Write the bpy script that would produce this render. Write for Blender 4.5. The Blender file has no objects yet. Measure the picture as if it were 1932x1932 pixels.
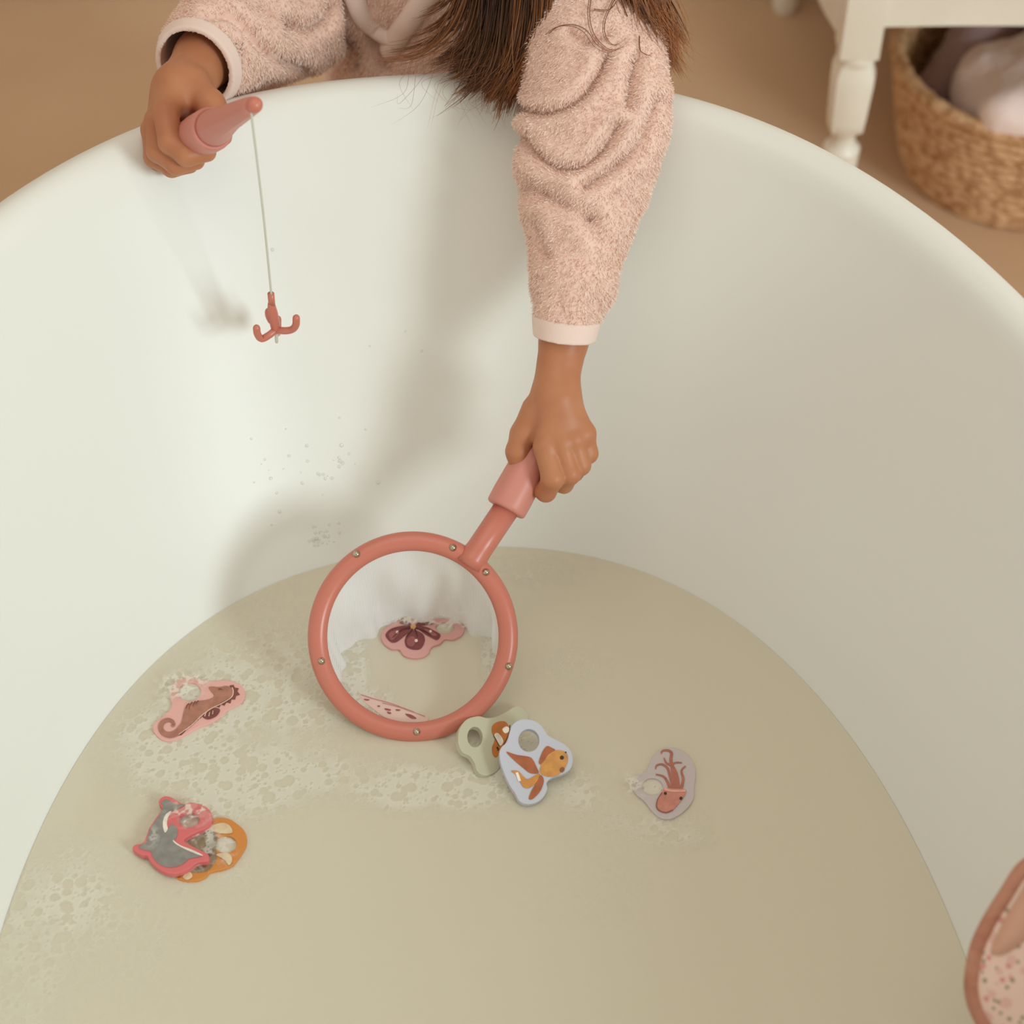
import bpy, bmesh, math, random
import numpy as np
from mathutils import Vector, Matrix

random.seed(7); rng = np.random.default_rng(7)
C = bpy.context.scene.collection
R = math.radians

# ------------------------------------------------------------------ camera, world, light, exposure
CAMZ, PITCH, F = 1.386, R(48.0), 3669.0
CO, SI = math.cos(PITCH), math.sin(PITCH)
cd = bpy.data.cameras.new('camera'); cam = bpy.data.objects.new('camera', cd); C.objects.link(cam)
cam.location = (0, 0, CAMZ); cam.rotation_euler = (R(90) - PITCH, 0, 0)
cd.sensor_width = 36; cd.lens = F / 1932 * 36; cd.clip_start = .02
cd.dof.use_dof = True; cd.dof.focus_distance = 1.345; cd.dof.aperture_fstop = 5.0
bpy.context.scene.camera = cam
W = bpy.data.worlds.new('world'); bpy.context.scene.world = W; W.use_nodes = True
bg = W.node_tree.nodes['Background']; bg.inputs[0].default_value = (1.0, .91, .79, 1); bg.inputs[1].default_value = .60

def area(name, loc, target, size, power, col):
    l = bpy.data.lights.new(name, 'AREA'); l.shape = 'RECTANGLE'; l.size, l.size_y = size; l.energy = power; l.color = col
    o = bpy.data.objects.new(name, l); C.objects.link(o); o.location = loc
    o.rotation_euler = (Vector(target) - Vector(loc)).to_track_quat('-Z', 'Y').to_euler()
    return o
area('window_daylight', (3.35, -2.2, 2.45), (-.1, .9, .4), (1.2, 1.3), 117, (.82, .97, 1.0))
area('side_fill', (2.5, 1.75, 1.35), (.5, 1.45, .1), (.8, .9), 5, (.95, .98, 1.0))  # weak fill added to brighten the table, basket and floor at right
area('overhead_area', (-.2, .5, 2.6), (-.1, .7, 0), (1.6, 1.6), 9, (1.0, .95, .84))  # broad weak warm area light from above
vs = bpy.context.scene.view_settings
vs.view_transform = 'Standard'; vs.look = 'None'; vs.exposure = 0.0; vs.gamma = 1.0; vs.use_curve_mapping = False
bpy.context.scene.cycles.max_bounces = 8
bpy.context.scene.cycles.transparent_max_bounces = 16

# ------------------------------------------------------------------ helpers
def P(px, py, d):
    """world point seen at photo position px, py at axial depth d"""
    x = (px - 966) / F; y = (py - 966) / F
    return Vector((x * d, d * (CO - SI * y), CAMZ + d * (-SI - CO * y)))
def on_plane(px, py, pt, n=(0, 0, 1)):
    n = Vector(n); o = Vector((0, 0, CAMZ)); r = P(px, py, 1.0) - o
    t = (Vector(pt) - o).dot(n) / r.dot(n)
    return o + r * t
def project(V):
    V = np.asarray(V); X = V[:, 0]; Y = V[:, 1]; Z = V[:, 2] - CAMZ
    dep = Y * CO - Z * SI; up = Y * SI + Z * CO
    return np.stack([966 + F * X / dep, 966 - F * up / dep], 1), dep
def obj(name, me, m=None, parent=None):
    o = bpy.data.objects.new(name, me); C.objects.link(o)
    if m is not None:
        me.materials.append(m)
    if parent is not None:
        o.parent = parent
        o.matrix_parent_inverse = Matrix.Translation(-parent.location)
    return o
def smooth(me, on=True):
    me.polygons.foreach_set('use_smooth', [on] * len(me.polygons)); return me
def from_bm(name, bm, m=None, parent=None, sm=True):
    me = bpy.data.meshes.new(name); bm.to_mesh(me); bm.free(); smooth(me, sm)
    return obj(name, me, m, parent)
def np_mesh(name, V, Q, sm=True):
    """V (n,3), Q (m,k) equal-size faces"""
    me = bpy.data.meshes.new(name); Q = np.asarray(Q, dtype=np.int32); k = Q.shape[1]
    me.vertices.add(len(V)); me.vertices.foreach_set('co', np.asarray(V, dtype=np.float32).ravel())
    me.loops.add(Q.size); me.loops.foreach_set('vertex_index', Q.ravel())
    me.polygons.add(len(Q)); me.polygons.foreach_set('loop_start', np.arange(0, Q.size, k, dtype=np.int32))
    me.polygons.foreach_set('use_smooth', np.full(len(Q), sm)); me.update(); me.validate()
    return me
def thing(name, label, cat, loc=(0, 0, 0), group=None):
    o = bpy.data.objects.new(name, None); C.objects.link(o); o.location = loc; o.empty_display_size = .05
    return tag(o, label, cat, group)
def tag(o, label, cat, group=None):
    o['label'] = label; o['category'] = cat
    if group: o['group'] = group
    return o
def lin(c):
    return tuple((v / 255 / 12.92) if v / 255 <= .04045 else ((v / 255 + .055) / 1.055) ** 2.4 for v in c)
def mat(name, col, rough=.5, spec=.5, coat=0, sheen=0, sss=0, metal=0, bump=None, var=None, alpha=None):
    """col: surface colour as 0-255 sRGB. bump=(scale,strength,dist) var=(scale,col2,lo,hi)"""
    m = bpy.data.materials.new(name); m.use_nodes = True; nt = m.node_tree; b = nt.nodes['Principled BSDF']
    b.inputs['Base Color'].default_value = (*lin(col), 1); b.inputs['Roughness'].default_value = rough
    b.inputs['Specular IOR Level'].default_value = spec; b.inputs['Coat Weight'].default_value = coat
    b.inputs['Coat Roughness'].default_value = .08; b.inputs['Metallic'].default_value = metal
    if sheen: b.inputs['Sheen Weight'].default_value = sheen; b.inputs['Sheen Roughness'].default_value = .5
    if sss:
        b.inputs['Subsurface Weight'].default_value = sss; b.inputs['Subsurface Radius'].default_value = (1, .35, .18)
        b.inputs['Subsurface Scale'].default_value = .006
    if alpha is not None: b.inputs['Alpha'].default_value = alpha
    tc = nt.nodes.new('ShaderNodeTexCoord')
    if bump:
        n = nt.nodes.new('ShaderNodeTexNoise'); n.inputs['Scale'].default_value = bump[0]; n.inputs['Detail'].default_value = 4
        nt.links.new(tc.outputs['Object'], n.inputs['Vector'])
        bu = nt.nodes.new('ShaderNodeBump'); bu.inputs['Strength'].default_value = bump[1]; bu.inputs['Distance'].default_value = bump[2]
        nt.links.new(n.outputs['Fac'], bu.inputs['Height']); nt.links.new(bu.outputs['Normal'], b.inputs['Normal'])
    if var:
        n = nt.nodes.new('ShaderNodeTexNoise'); n.inputs['Scale'].default_value = var[0]; n.inputs['Detail'].default_value = 5
        nt.links.new(tc.outputs['Object'], n.inputs['Vector'])
        r = nt.nodes.new('ShaderNodeValToRGB'); r.color_ramp.elements[0].position = var[2]; r.color_ramp.elements[1].position = var[3]
        r.color_ramp.elements[0].color = (*lin(col), 1); r.color_ramp.elements[1].color = (*lin(var[1]), 1)
        nt.links.new(n.outputs['Fac'], r.inputs['Fac']); nt.links.new(r.outputs['Color'], b.inputs['Base Color'])
    return m
def attr_color(m, attr, c0, c1):
    nt = m.node_tree; b = nt.nodes['Principled BSDF']
    a = nt.nodes.new('ShaderNodeAttribute'); a.attribute_name = attr
    r = nt.nodes.new('ShaderNodeValToRGB'); r.color_ramp.elements[0].color = (*lin(c0), 1); r.color_ramp.elements[1].color = (*lin(c1), 1)
    nt.links.new(a.outputs['Fac'], r.inputs['Fac']); nt.links.new(r.outputs['Color'], b.inputs['Base Color'])
    return m
def catmull(pts, n, closed=False):
    pts = np.asarray(pts, float); N = len(pts); out = []
    segs = N if closed else N - 1
    for i in range(segs):
        if closed: p0, p1, p2, p3 = (pts[(i + k - 1) % N] for k in range(4))
        else: p0, p1, p2, p3 = pts[max(i - 1, 0)], pts[i], pts[i + 1], pts[min(i + 2, N - 1)]
        for t in np.arange(n) / n:
            out.append(.5 * ((2 * p1) + (-p0 + p2) * t + (2 * p0 - 5 * p1 + 4 * p2 - p3) * t * t + (-p0 + 3 * p1 - 3 * p2 + p3) * t ** 3))
    if not closed: out.append(pts[-1])
    return np.array(out)
def tube(bm, pts, rad, seg=10, cap=True, flat=None, end_round=True):
    """swept tube; rad scalar or list; flat=(normal, factor) squashes the section along normal"""
    pts = [Vector(p) for p in pts]; n = len(pts)
    rad = [rad] * n if not hasattr(rad, '__len__') else list(rad)
    if end_round:
        a = (pts[0] - pts[1]).normalized(); b = (pts[-1] - pts[-2]).normalized(); ra, rb = rad[0], rad[-1]
        pre = [(pts[0] + a * ra * s, ra * c) for s, c in ((.97, .22), (.8, .6), (.45, .89))]
        post = [(pts[-1] + b * rb * s, rb * c) for s, c in ((.45, .89), (.8, .6), (.97, .22))]
        pts = [p for p, _ in pre] + pts + [p for p, _ in post]; rad = [r for _, r in pre] + rad + [r for _, r in post]; n = len(pts)
    up = None; rings = []
    for i in range(n):
        t = (pts[min(i + 1, n - 1)] - pts[max(i - 1, 0)]).normalized()
        if up is None:
            up = t.orthogonal().normalized()
        up = (up - t * up.dot(t)).normalized(); sd = t.cross(up)
        ring = []
        for k in range(seg):
            a = 2 * math.pi * k / seg; v = (up * math.cos(a) + sd * math.sin(a)) * rad[i]
            if flat: v = v - Vector(flat[0]) * v.dot(Vector(flat[0])) * (1 - flat[1])
            ring.append(bm.verts.new(pts[i] + v))
        rings.append(ring)
    for a, b in zip(rings, rings[1:]):
        for k in range(seg): bm.faces.new((a[k], a[(k + 1) % seg], b[(k + 1) % seg], b[k]))
    if cap:
        bm.faces.new(rings[0][::-1]); bm.faces.new(rings[-1])
    return bm
def lathe(bm, base, axis, prof, seg=32, sx=1.0, square=None):
    """prof: list of (h, r) along axis"""
    axis = Vector(axis).normalized(); u = axis.orthogonal().normalized(); v = axis.cross(u); rings = []
    for h, r in prof:
        rings.append([bm.verts.new(Vector(base) + axis * h + (u * math.cos(2 * math.pi * k / seg) + v * math.sin(2 * math.pi * k / seg)) * max(r, 1e-5)) for k in range(seg)])
    for a, b in zip(rings, rings[1:]):
        for k in range(seg): bm.faces.new((a[k], a[(k + 1) % seg], b[(k + 1) % seg], b[k]))
    bm.faces.new(rings[0][::-1]); bm.faces.new(rings[-1])
    return bm
def box(bm, lo, hi, bev=.003):
    r = bmesh.ops.create_cube(bm, size=1.0); vs_ = r['verts']
    for v in vs_: v.co = Vector([lo[i] + (v.co[i] + .5) * (hi[i] - lo[i]) for i in range(3)])
    if bev:
        es = list({e for v in vs_ for e in v.link_edges})
        bmesh.ops.bevel(bm, geom=es, offset=bev, segments=2, affect='EDGES', profile=.7)
    return bm

# signed distance helpers -----------------------------------------------------------
def rc(p, a, b, ra, rb, flat=None):
    a = np.array(a, np.float32); b = np.array(b, np.float32)
    if flat is not None:
        w = np.array(flat[0], np.float32); k = flat[1] - 1
        p = p + np.outer(p @ w, w) * k; a = a + w * (a @ w) * k; b = b + w * (b @ w) * k
    ab = b - a; t = np.clip(((p - a) @ ab) / max(float(ab @ ab), 1e-9), 0, 1)
    return np.linalg.norm(p - a - t[:, None] * ab, axis=1) - (ra + (rb - ra) * t)
def ell(p, c, r):
    q = (p - np.array(c, np.float32)) / np.array(r, np.float32); l = np.linalg.norm(q, axis=1)
    return (l - 1) * min(r)
def smin(a, b, k):
    h = np.clip(.5 + .5 * (b - a) / k, 0, 1); return b + (a - b) * h - k * h * (1 - h)
def chain(p, pts, rad, k=.003, flat=None):
    d = None
    for i in range(len(pts) - 1):
        e = rc(p, pts[i], pts[i + 1], rad[i], rad[i + 1], flat)
        d = e if d is None else smin(d, e, k)
    return d
def ev(fn, p, n=300000):
    return np.concatenate([fn(p[i:i + n]) for i in range(0, len(p), n)])
def surfnet(fn, lo, hi, h, slop=1.5):
    lo = np.array(lo, np.float32); B = 8
    nb = np.ceil((np.array(hi) - lo) / h / B).astype(int) + 1; n = nb * B
    g = np.stack(np.meshgrid(*[np.arange(k) for k in nb], indexing='ij'), -1).reshape(-1, 3)
    cen = (lo + (g * B + (B - 1) / 2) * h).astype(np.float32); f = ev(fn, cen)
    vol = np.empty((nb[0], nb[1], nb[2], B, B, B), np.float32); vol[:] = (np.sign(f) * 9).reshape(nb)[..., None, None, None]
    act = np.abs(f) < h * B * .9 * slop
    off = np.stack(np.meshgrid(*[np.arange(B)] * 3, indexing='ij'), -1).reshape(-1, 3)
    ga = g[act]; pts = (lo + (ga[:, None] * B + off[None]) * h).reshape(-1, 3).astype(np.float32)
    vol[ga[:, 0], ga[:, 1], ga[:, 2]] = ev(fn, pts).reshape(-1, B, B, B)
    v = vol.transpose(0, 3, 1, 4, 2, 5).reshape(n)
    s = v < 0
    cs = [s[a:n[0] - 1 + a, b:n[1] - 1 + b, c:n[2] - 1 + c] for a in (0, 1) for b in (0, 1) for c in (0, 1)]
    anyc = cs[0].copy(); allc = cs[0].copy()
    for c in cs[1:]: anyc |= c; allc &= c
    cells = np.argwhere(anyc & ~allc); idx = -np.ones(n - 1, np.int64); idx[tuple(cells.T)] = np.arange(len(cells))
    acc = np.zeros((len(cells), 3)); cnt = np.zeros(len(cells))
    corners = [(a, b, c) for a in (0, 1) for b in (0, 1) for c in (0, 1)]
    for A in corners:
        for ax in range(3):
            if A[ax]: continue
            Bc = list(A); Bc[ax] = 1
            va = v[tuple((cells + A).T)]; vb = v[tuple((cells + Bc).T)]; m = (va < 0) != (vb < 0)
            t = np.where(m, va / np.where(m, va - vb, 1), 0); t = np.clip(t, 0, 1)
            q = np.tile(np.array(A, float), (len(cells), 1)); q[:, ax] += t
            acc += q * m[:, None]; cnt += m
    V = lo + (cells + acc / cnt[:, None]) * h
    Q = []
    for ax in range(3):
        sa = [slice(None)] * 3; sb = [slice(None)] * 3; sa[ax] = slice(0, n[ax] - 1); sb[ax] = slice(1, n[ax])
        x = s[tuple(sa)] != s[tuple(sb)]; e = np.argwhere(x); o1, o2 = [(1, 2), (2, 0), (0, 1)][ax]
        e = e[(e[:, o1] > 0) & (e[:, o2] > 0) & (e[:, o1] < n[o1] - 1) & (e[:, o2] < n[o2] - 1)]
        fl = s[tuple(e.T)]
        def ix(d1, d2):
            c = e.copy(); c[:, o1] -= d1; c[:, o2] -= d2; return idx[tuple(c.T)]
        q = np.stack([ix(1, 1), ix(0, 1), ix(0, 0), ix(1, 0)], 1); q[~fl] = q[~fl][:, ::-1]; Q.append(q)
    return V.astype(np.float32), np.concatenate(Q)
def relax(V, Q, it=2, lam=.5):
    e = np.concatenate([Q[:, [0, 1]], Q[:, [1, 2]], Q[:, [2, 3]], Q[:, [3, 0]]])
    for _ in range(it):
        acc = np.zeros_like(V); cnt = np.zeros(len(V))
        np.add.at(acc, e[:, 0], V[e[:, 1]]); np.add.at(acc, e[:, 1], V[e[:, 0]])
        np.add.at(cnt, e[:, 0], 1); np.add.at(cnt, e[:, 1], 1)
        V = V + lam * (acc / np.maximum(cnt, 1)[:, None] - V)
    return V
def vnormals(V, Q):
    n = np.cross(V[Q[:, 2]] - V[Q[:, 0]], V[Q[:, 3]] - V[Q[:, 1]]); N = np.zeros_like(V)
    for k in range(4): np.add.at(N, Q[:, k], n)
    return N / np.maximum(np.linalg.norm(N, axis=1), 1e-12)[:, None]
def vnoise(p, scale, seed=0):
    """smooth lattice noise, p (n,d<=3) -> 0..1"""
    r = np.random.default_rng(seed); L = r.random((32, 32, 32)); p = np.asarray(p, float) * scale
    if p.shape[1] == 2: p = np.concatenate([p, np.zeros((len(p), 1))], 1)
    i = np.floor(p).astype(int); f = p - i; f = f * f * (3 - 2 * f); o = 0
    for a in (0, 1):
        for b in (0, 1):
            for c in (0, 1):
                w = np.abs(1 - a - f[:, 0]) * np.abs(1 - b - f[:, 1]) * np.abs(1 - c - f[:, 2])
                o = o + w * L[(i[:, 0] + a) % 32, (i[:, 1] + b) % 32, (i[:, 2] + c) % 32]
    return o

# ------------------------------------------------------------------ materials
M_tub = mat('white_enamel', (229, 229, 222), .40, .35)
M_floor = mat('beige_plaster_floor', (208, 174, 142), .55, .3, var=(2.2, (196, 160, 126), .35, .7), bump=(40, .08, .002))
M_wall = mat('pale_plaster', (214, 200, 178), .8)
M_base = mat('cream_painted_board', (226, 216, 198), .45)
M_cream = mat('cream_paint', (236, 231, 218), .4, var=(14, (229, 222, 207), .4, .8))
M_skin = mat('warm_brown_skin', (188, 128, 92), .45, .3, sss=.25, var=(38, (178, 115, 81), .35, .7), bump=(420, .10, .0006))
M_pink = mat('coral_pink_plastic', (198, 118, 100), .32, .45)
M_pink2 = mat('soft_pink_grip', (205, 134, 120), .42, .4)
M_metal = mat('rivet_metal', (190, 178, 158), .25, metal=1)
M_line = mat('clear_line', (205, 205, 192), .3)
M_trim = mat('pale_pink_binding', (230, 206, 194), .85, .2, sheen=.1, bump=(900, .3, .0004))

# ------------------------------------------------------------------ room
def struct(o): o['kind'] = 'structure'; return o
bm = bmesh.new(); box(bm, (-2.2, -1.6, -.05), (2.6, 2.14, 0), 0); struct(from_bm('floor', bm, M_floor, sm=False))
bm = bmesh.new(); box(bm, (-2.2, 2.14, 0), (2.6, 2.24, 2.5), 0); struct(from_bm('wall_back', bm, M_wall, sm=False))
bm = bmesh.new(); box(bm, (-2.2, 2.118, 0), (2.6, 2.14, .12), .004); struct(from_bm('baseboard_back', bm, M_base, sm=False))

# ------------------------------------------------------------------ bathtub and water
PHI, EXP = .083, 2.4
WZ = .28
def sup(a, b, z, seg=192):
    t = np.clip((.56 - z) / .28, 0, 1.4); cx, cy = -.008 - .003 * t, .442 + .019 * t
    an = 2 * np.pi * np.arange(seg) / seg; c, s = np.cos(an), np.sin(an)
    u = a * np.sign(c) * np.abs(c) ** (2 / EXP); v = b * np.sign(s) * np.abs(s) ** (2 / EXP)
    return np.stack([cx + u * math.cos(PHI) - v * math.sin(PHI), cy + u * math.sin(PHI) + v * math.cos(PHI), np.full(seg, z)], 1)
prof = [(.0, .30, .56), (.05, .31, .575), (.2, .355, .63), (.4, .41, .695), (.5, .435, .727), (.53, .4425, .7345), (.545, .445, .737),
        (.554, .442, .734), (.5595, .434, .726), (.5605, .426, .718), (.557, .418, .710), (.549, .412, .703), (.536, .407, .694), (.515, .4, .679),
        (.45, .377, .634), (.38, .351, .580), (.33, .333, .538), (.28, .316, .5), (.23, .296, .46), (.18, .268, .41), (.15, .235, .36), (.132, .18, .28), (.125, .09, .14)]
tub_prof = catmull(prof, 4)
rings = np.concatenate([sup(a, b, z) for z, a, b in tub_prof]); S = 192; nr = len(tub_prof)
i, k = np.meshgrid(np.arange(nr - 1), np.arange(S), indexing='ij'); k2 = (k + 1) % S
Q = np.stack([i * S + k, i * S + k2, (i + 1) * S + k2, (i + 1) * S + k], -1).reshape(-1, 4)
tub = obj('bathtub', np_mesh('bathtub', rings, Q), M_tub)
bm = bmesh.new(); bm.from_mesh(tub.data); bm.verts.ensure_lookup_table()
bm.faces.new([bm.verts[(nr - 1) * S + q] for q in range(S)]); bm.to_mesh(tub.data); bm.free(); smooth(tub.data)
tag(tub, 'large white oval bathtub with rolled rim, half filled with water', 'bathtub')

M_water = bpy.data.materials.new('soapy_water'); M_water.use_nodes = True; nt = M_water.node_tree; b = nt.nodes['Principled BSDF']
b.inputs['Base Color'].default_value = (*lin((230, 222, 201)), 1); b.inputs['Roughness'].default_value = .18; b.inputs['Specular IOR Level'].default_value = .35
tc = nt.nodes.new('ShaderNodeTexCoord'); n1 = nt.nodes.new('ShaderNodeTexNoise'); n1.inputs['Scale'].default_value = 5; n1.inputs['Detail'].default_value = 3
nt.links.new(tc.outputs['Object'], n1.inputs['Vector'])
bu = nt.nodes.new('ShaderNodeBump'); bu.inputs['Strength'].default_value = .12; bu.inputs['Distance'].default_value = .02
nt.links.new(n1.outputs['Fac'], bu.inputs['Height']); nt.links.new(bu.outputs['Normal'], b.inputs['Normal'])
tr = nt.nodes.new('ShaderNodeBsdfTransparent'); tr.inputs[0].default_value = (.93, .92, .82, 1)
mx = nt.nodes.new('ShaderNodeMixShader'); mx.inputs[0].default_value = .72
nt.links.new(tr.outputs[0], mx.inputs[1]); nt.links.new(b.outputs[0], mx.inputs[2]); nt.links.new(mx.outputs[0], nt.nodes['Material Output'].inputs['Surface'])
wr = np.concatenate([sup(.3155 * f, .4995 * f, WZ) - np.array([0, 0, (1 - 1) * 0]) for f in (1, .9, .7, .45, .2, .02)])
i, k = np.meshgrid(np.arange(5), np.arange(S), indexing='ij'); k2 = (k + 1) % S
water = obj('bath_water', np_mesh('bath_water', wr, np.stack([i * S + k, i * S + k2, (i + 1) * S + k2, (i + 1) * S + k], -1).reshape(-1, 4)), M_water)
bm = bmesh.new(); bm.from_mesh(water.data); bm.verts.ensure_lookup_table(); bm.faces.new([bm.verts[5 * S + q] for q in range(S)]); bm.normal_update(); bm.to_mesh(water.data); bm.free(); smooth(water.data)
tag(water, 'cloudy pale green bath water filling the white tub', 'water'); water['kind'] = 'stuff'

# ------------------------------------------------------------------ stool and laundry basket
ST = thing('side_table', 'cream painted wooden table with turned legs standing over the woven basket', 'table', (.72, 1.84, 0))
SX0, SX1, SY0, SY1 = .320, 1.12, 1.60, 2.11; SZ = .304
def table_leg(x, y):
    bm = bmesh.new(); h = .0195
    box(bm, (x - h, y - h, .268), (x + h, y + h, .44), .002)
    pr = [(.0, .012), (.01, .016), (.04, .013), (.09, .016), (.14, .0185), (.150, .019), (.158, .0125), (.166, .012), (.172, .014), (.178, .0185), (.190, .0195), (.232, .0215), (.246, .0215), (.254, .0185), (.258, .0180), (.2605, .0195), (.266, .0195), (.269, .018)]
    rings = []
    for z, r in pr:                                     # softly squared section
        sq = .55 if .176 < z < .26 else 0.0
        rings.append([bm.verts.new((x + r * c_ / (max(abs(c_), abs(s_)) * sq + (1 - sq)), y + r * s_ / (max(abs(c_), abs(s_)) * sq + (1 - sq)), z)) for c_, s_ in ((math.cos(t), math.sin(t)) for t in np.linspace(0, 2 * np.pi, 33)[:-1])])
    for a, b_ in zip(rings, rings[1:]):
        for k_ in range(32): bm.faces.new((a[k_], a[(k_ + 1) % 32], b_[(k_ + 1) % 32], b_[k_]))
    bm.faces.new(rings[0][::-1]); bm.faces.new(rings[-1])
    return from_bm('leg', bm, M_cream, ST, sm=False)
for x in (SX0 + .0195, SX1 - .0195):
    for y in (SY0 + .0195, SY1 - .0195):
        o = table_leg(x, y); smooth(o.data, True)
        md = o.modifiers.new('edge', 'EDGE_SPLIT'); md.split_angle = R(40)
def apron(p0, p1, nrm, wave):
    bm = bmesh.new(); p0, p1 = Vector(p0), Vector(p1); n = 60; t = .018; rows = []
    for q in range(n + 1):
        f = q / n; p = p0.lerp(p1, f); z = SZ + wave(f)
        rows.append([bm.verts.new((p.x + nrm[0] * s, p.y + nrm[1] * s, zz)) for s, zz in ((0, z), (0, .44), (t, .44), (t, z))])
    for a, b in zip(rows, rows[1:]):
        for q in range(4): bm.faces.new((a[q], a[(q + 1) % 4], b[(q + 1) % 4], b[q]))
    bm.faces.new(rows[0]); bm.faces.new(rows[-1][::-1]); bmesh.ops.recalc_face_normals(bm, faces=bm.faces)
    return from_bm('apron', bm, M_cream, ST, sm=False)
wv = lambda f: .0012 * math.sin(f * 14) + .009 * max(0, math.sin(math.pi * f)) ** 2 * .3 + (.0025 if .32 < f < .72 else 0) * (1 - abs(f - .52) / .2)
apron((SX0 + .036, SY0 + .004, 0), (SX1 - .036, SY0 + .004, 0), (0, 1), wv)
apron((SX0 + .004, SY0 + .036, 0), (SX0 + .004, SY1 - .036, 0), (1, 0), lambda f: -.036 - .058 * math.sin(math.pi * min(1, f * 1.0)) ** 1.2)
apron((SX1 - .004, SY0 + .036, 0), (SX1 - .004, SY1 - .036, 0), (-1, 0), lambda f: .0)
apron((SX0 + .036, SY1 - .004, 0), (SX1 - .036, SY1 - .004, 0), (0, -1), wv)
bm = bmesh.new(); box(bm, (SX0 - .02, SY0 - .02, .44), (SX1 + .02, SY1 + .02, .468), .008); from_bm('table_top', bm, M_cream, ST, sm=False)

M_grass = mat('seagrass', (224, 184, 142), .75, .25, var=(90, (178, 130, 88), .40, .64), bump=(140, .6, .004))
BK = thing('basket', 'round woven seagrass basket under the cream table, holding two towels', 'basket', (.572, 1.79, 0))
bcx, bcy = .572, 1.79
bm = bmesh.new(); rows = 13
for q in range(rows):
    f = q / (rows - 1); z = .007 + f * .128; r = .122 + .026 * f ** .8
    pts = []
    for a in np.linspace(0, 2 * np.pi, 97)[:-1]:
        tw = .0022 * math.sin(a * 48 + q * math.pi)
        pts.append((bcx + (r + tw) * math.cos(a), bcy + (r + tw) * math.sin(a), z + .0012 * math.sin(a * 24 + q)))
    n = len(pts); rg = []
    for j, p in enumerate(pts):
        a = 2 * np.pi * j / n; rr = .0068 + .0012 * math.sin(a * 96 / 2 + q * 2)
        rg.append([bm.verts.new(Vector(p) + Vector((math.cos(a), math.sin(a), 0)) * rr * math.cos(b_) + Vector((0, 0, 1)) * rr * math.sin(b_)) for b_ in np.linspace(0, 2 * np.pi, 9)[:-1]])
    for j in range(n):
        A, B2 = rg[j], rg[(j + 1) % n]
        for k_ in range(8): bm.faces.new((A[k_], B2[k_], B2[(k_ + 1) % 8], A[(k_ + 1) % 8]))
from_bm('basket_wall', bm, M_grass, BK)
bm = bmesh.new(); an = np.linspace(0, 2 * np.pi, 65)[:-1]
lathe(bm, (bcx, bcy, .002), (0, 0, 1), [(0, .12), (.008, .122), (.010, .0)], 48); from_bm('basket_base', bm, M_grass, BK)
def rim_ring(c, r, rr, z, name, m, par):
    bm = bmesh.new(); rg = []
    for a in np.linspace(0, 2 * np.pi, 97)[:-1]:
        q_ = rr * (1 + .12 * math.sin(a * 40))
        rg.append([bm.verts.new((c[0] + (r + q_ * math.cos(t)) * math.cos(a), c[1] + (r + q_ * math.cos(t)) * math.sin(a), z + q_ * math.sin(t))) for t in np.linspace(0, 2 * np.pi, 11)[:-1]])
    n = len(rg)
    for j in range(n):
        for k_ in range(10): bm.faces.new((rg[j][k_], rg[(j + 1) % n][k_], rg[(j + 1) % n][(k_ + 1) % 10], rg[j][(k_ + 1) % 10]))
    return from_bm(name, bm, m, par)
rim_ring((bcx, bcy), .149, .0085, .140, 'basket_rim', M_grass, BK)

def towel(name, fn, lo, hi, h, m, label):
    V, Q = surfnet(fn, lo, hi, h); V = relax(V, Q, 3); N = vnormals(V, Q)
    fold = vnoise(V @ np.diag([1, 1.4, .6]), 22, 3) * .016 + vnoise(V, 60, 4) * .005 + vnoise(V, 260, 5) * .002
    V = V + N * (fold - .009)[:, None]
    return tag(obj(name, np_mesh(name, V, Q), m), label, 'towel')
M_tow1 = mat('pale_pink_towel', (246, 226, 220), .95, .1, sheen=.4, bump=(300, .5, .003))
M_tow2 = mat('mauve_towel', (170, 142, 144), .95, .1, sheen=.2, bump=(300, .5, .003))
def pinkf(p):
    d = smin(ell(p, (.63, 1.765, .112), (.118, .092, .064)), ell(p, (.560, 1.740, .120), (.082, .070, .054)), .03)
    d = smin(d, rc(p, (.515, 1.675, .152), (.70, 1.646, .160), .024, .026), .016)
    d = smin(d, ell(p, (.585, 1.705, .142), (.085, .060, .050)), .02)
    return smin(d, rc(p, (.52, 1.73, .12), (.60, 1.79, .15), .032, .034), .02)
towel('towel', pinkf, (.42, 1.60, .04), (.76, 1.90, .21), .005, M_tow1, 'pale pink towel bundled in the basket, spilling over its front rim')
def mauvef(p):
    d = rc(p, (.478, 1.79, .08), (.54, 1.86, .155), .03, .034)
    return smin(d, rc(p, (.54, 1.86, .16), (.68, 1.86, .165), .035, .03), .02)
towel('towel', mauvef, (.42, 1.73, .03), (.74, 1.92, .22), .005, M_tow2, 'dusky mauve towel at the back of the basket behind the pink one')

# ------------------------------------------------------------------ child
VD = np.array([0, CO, -SI], np.float32)                 # along the view axis
PR = thing('person', 'young child with long brown hair in pink robe, leaning over the tub rim', 'person', (-.02, 1.42, 0))
shL = np.array(P(700, -70, 1.475)); shR = np.array(P(1112, -70, 1.385))
chest = np.array(P(905, -70, 1.50)); belly = np.array((-.02, 1.315, .46)); hips = np.array((-.02, 1.42, .36))
headc = np.array(P(905, -330, 1.36)); neck = np.array(P(905, -110, 1.475))
DB = 1.333
def H(px, py, o, base=DB): return np.array(P(px, py, base + o / 100), np.float32)
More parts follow.
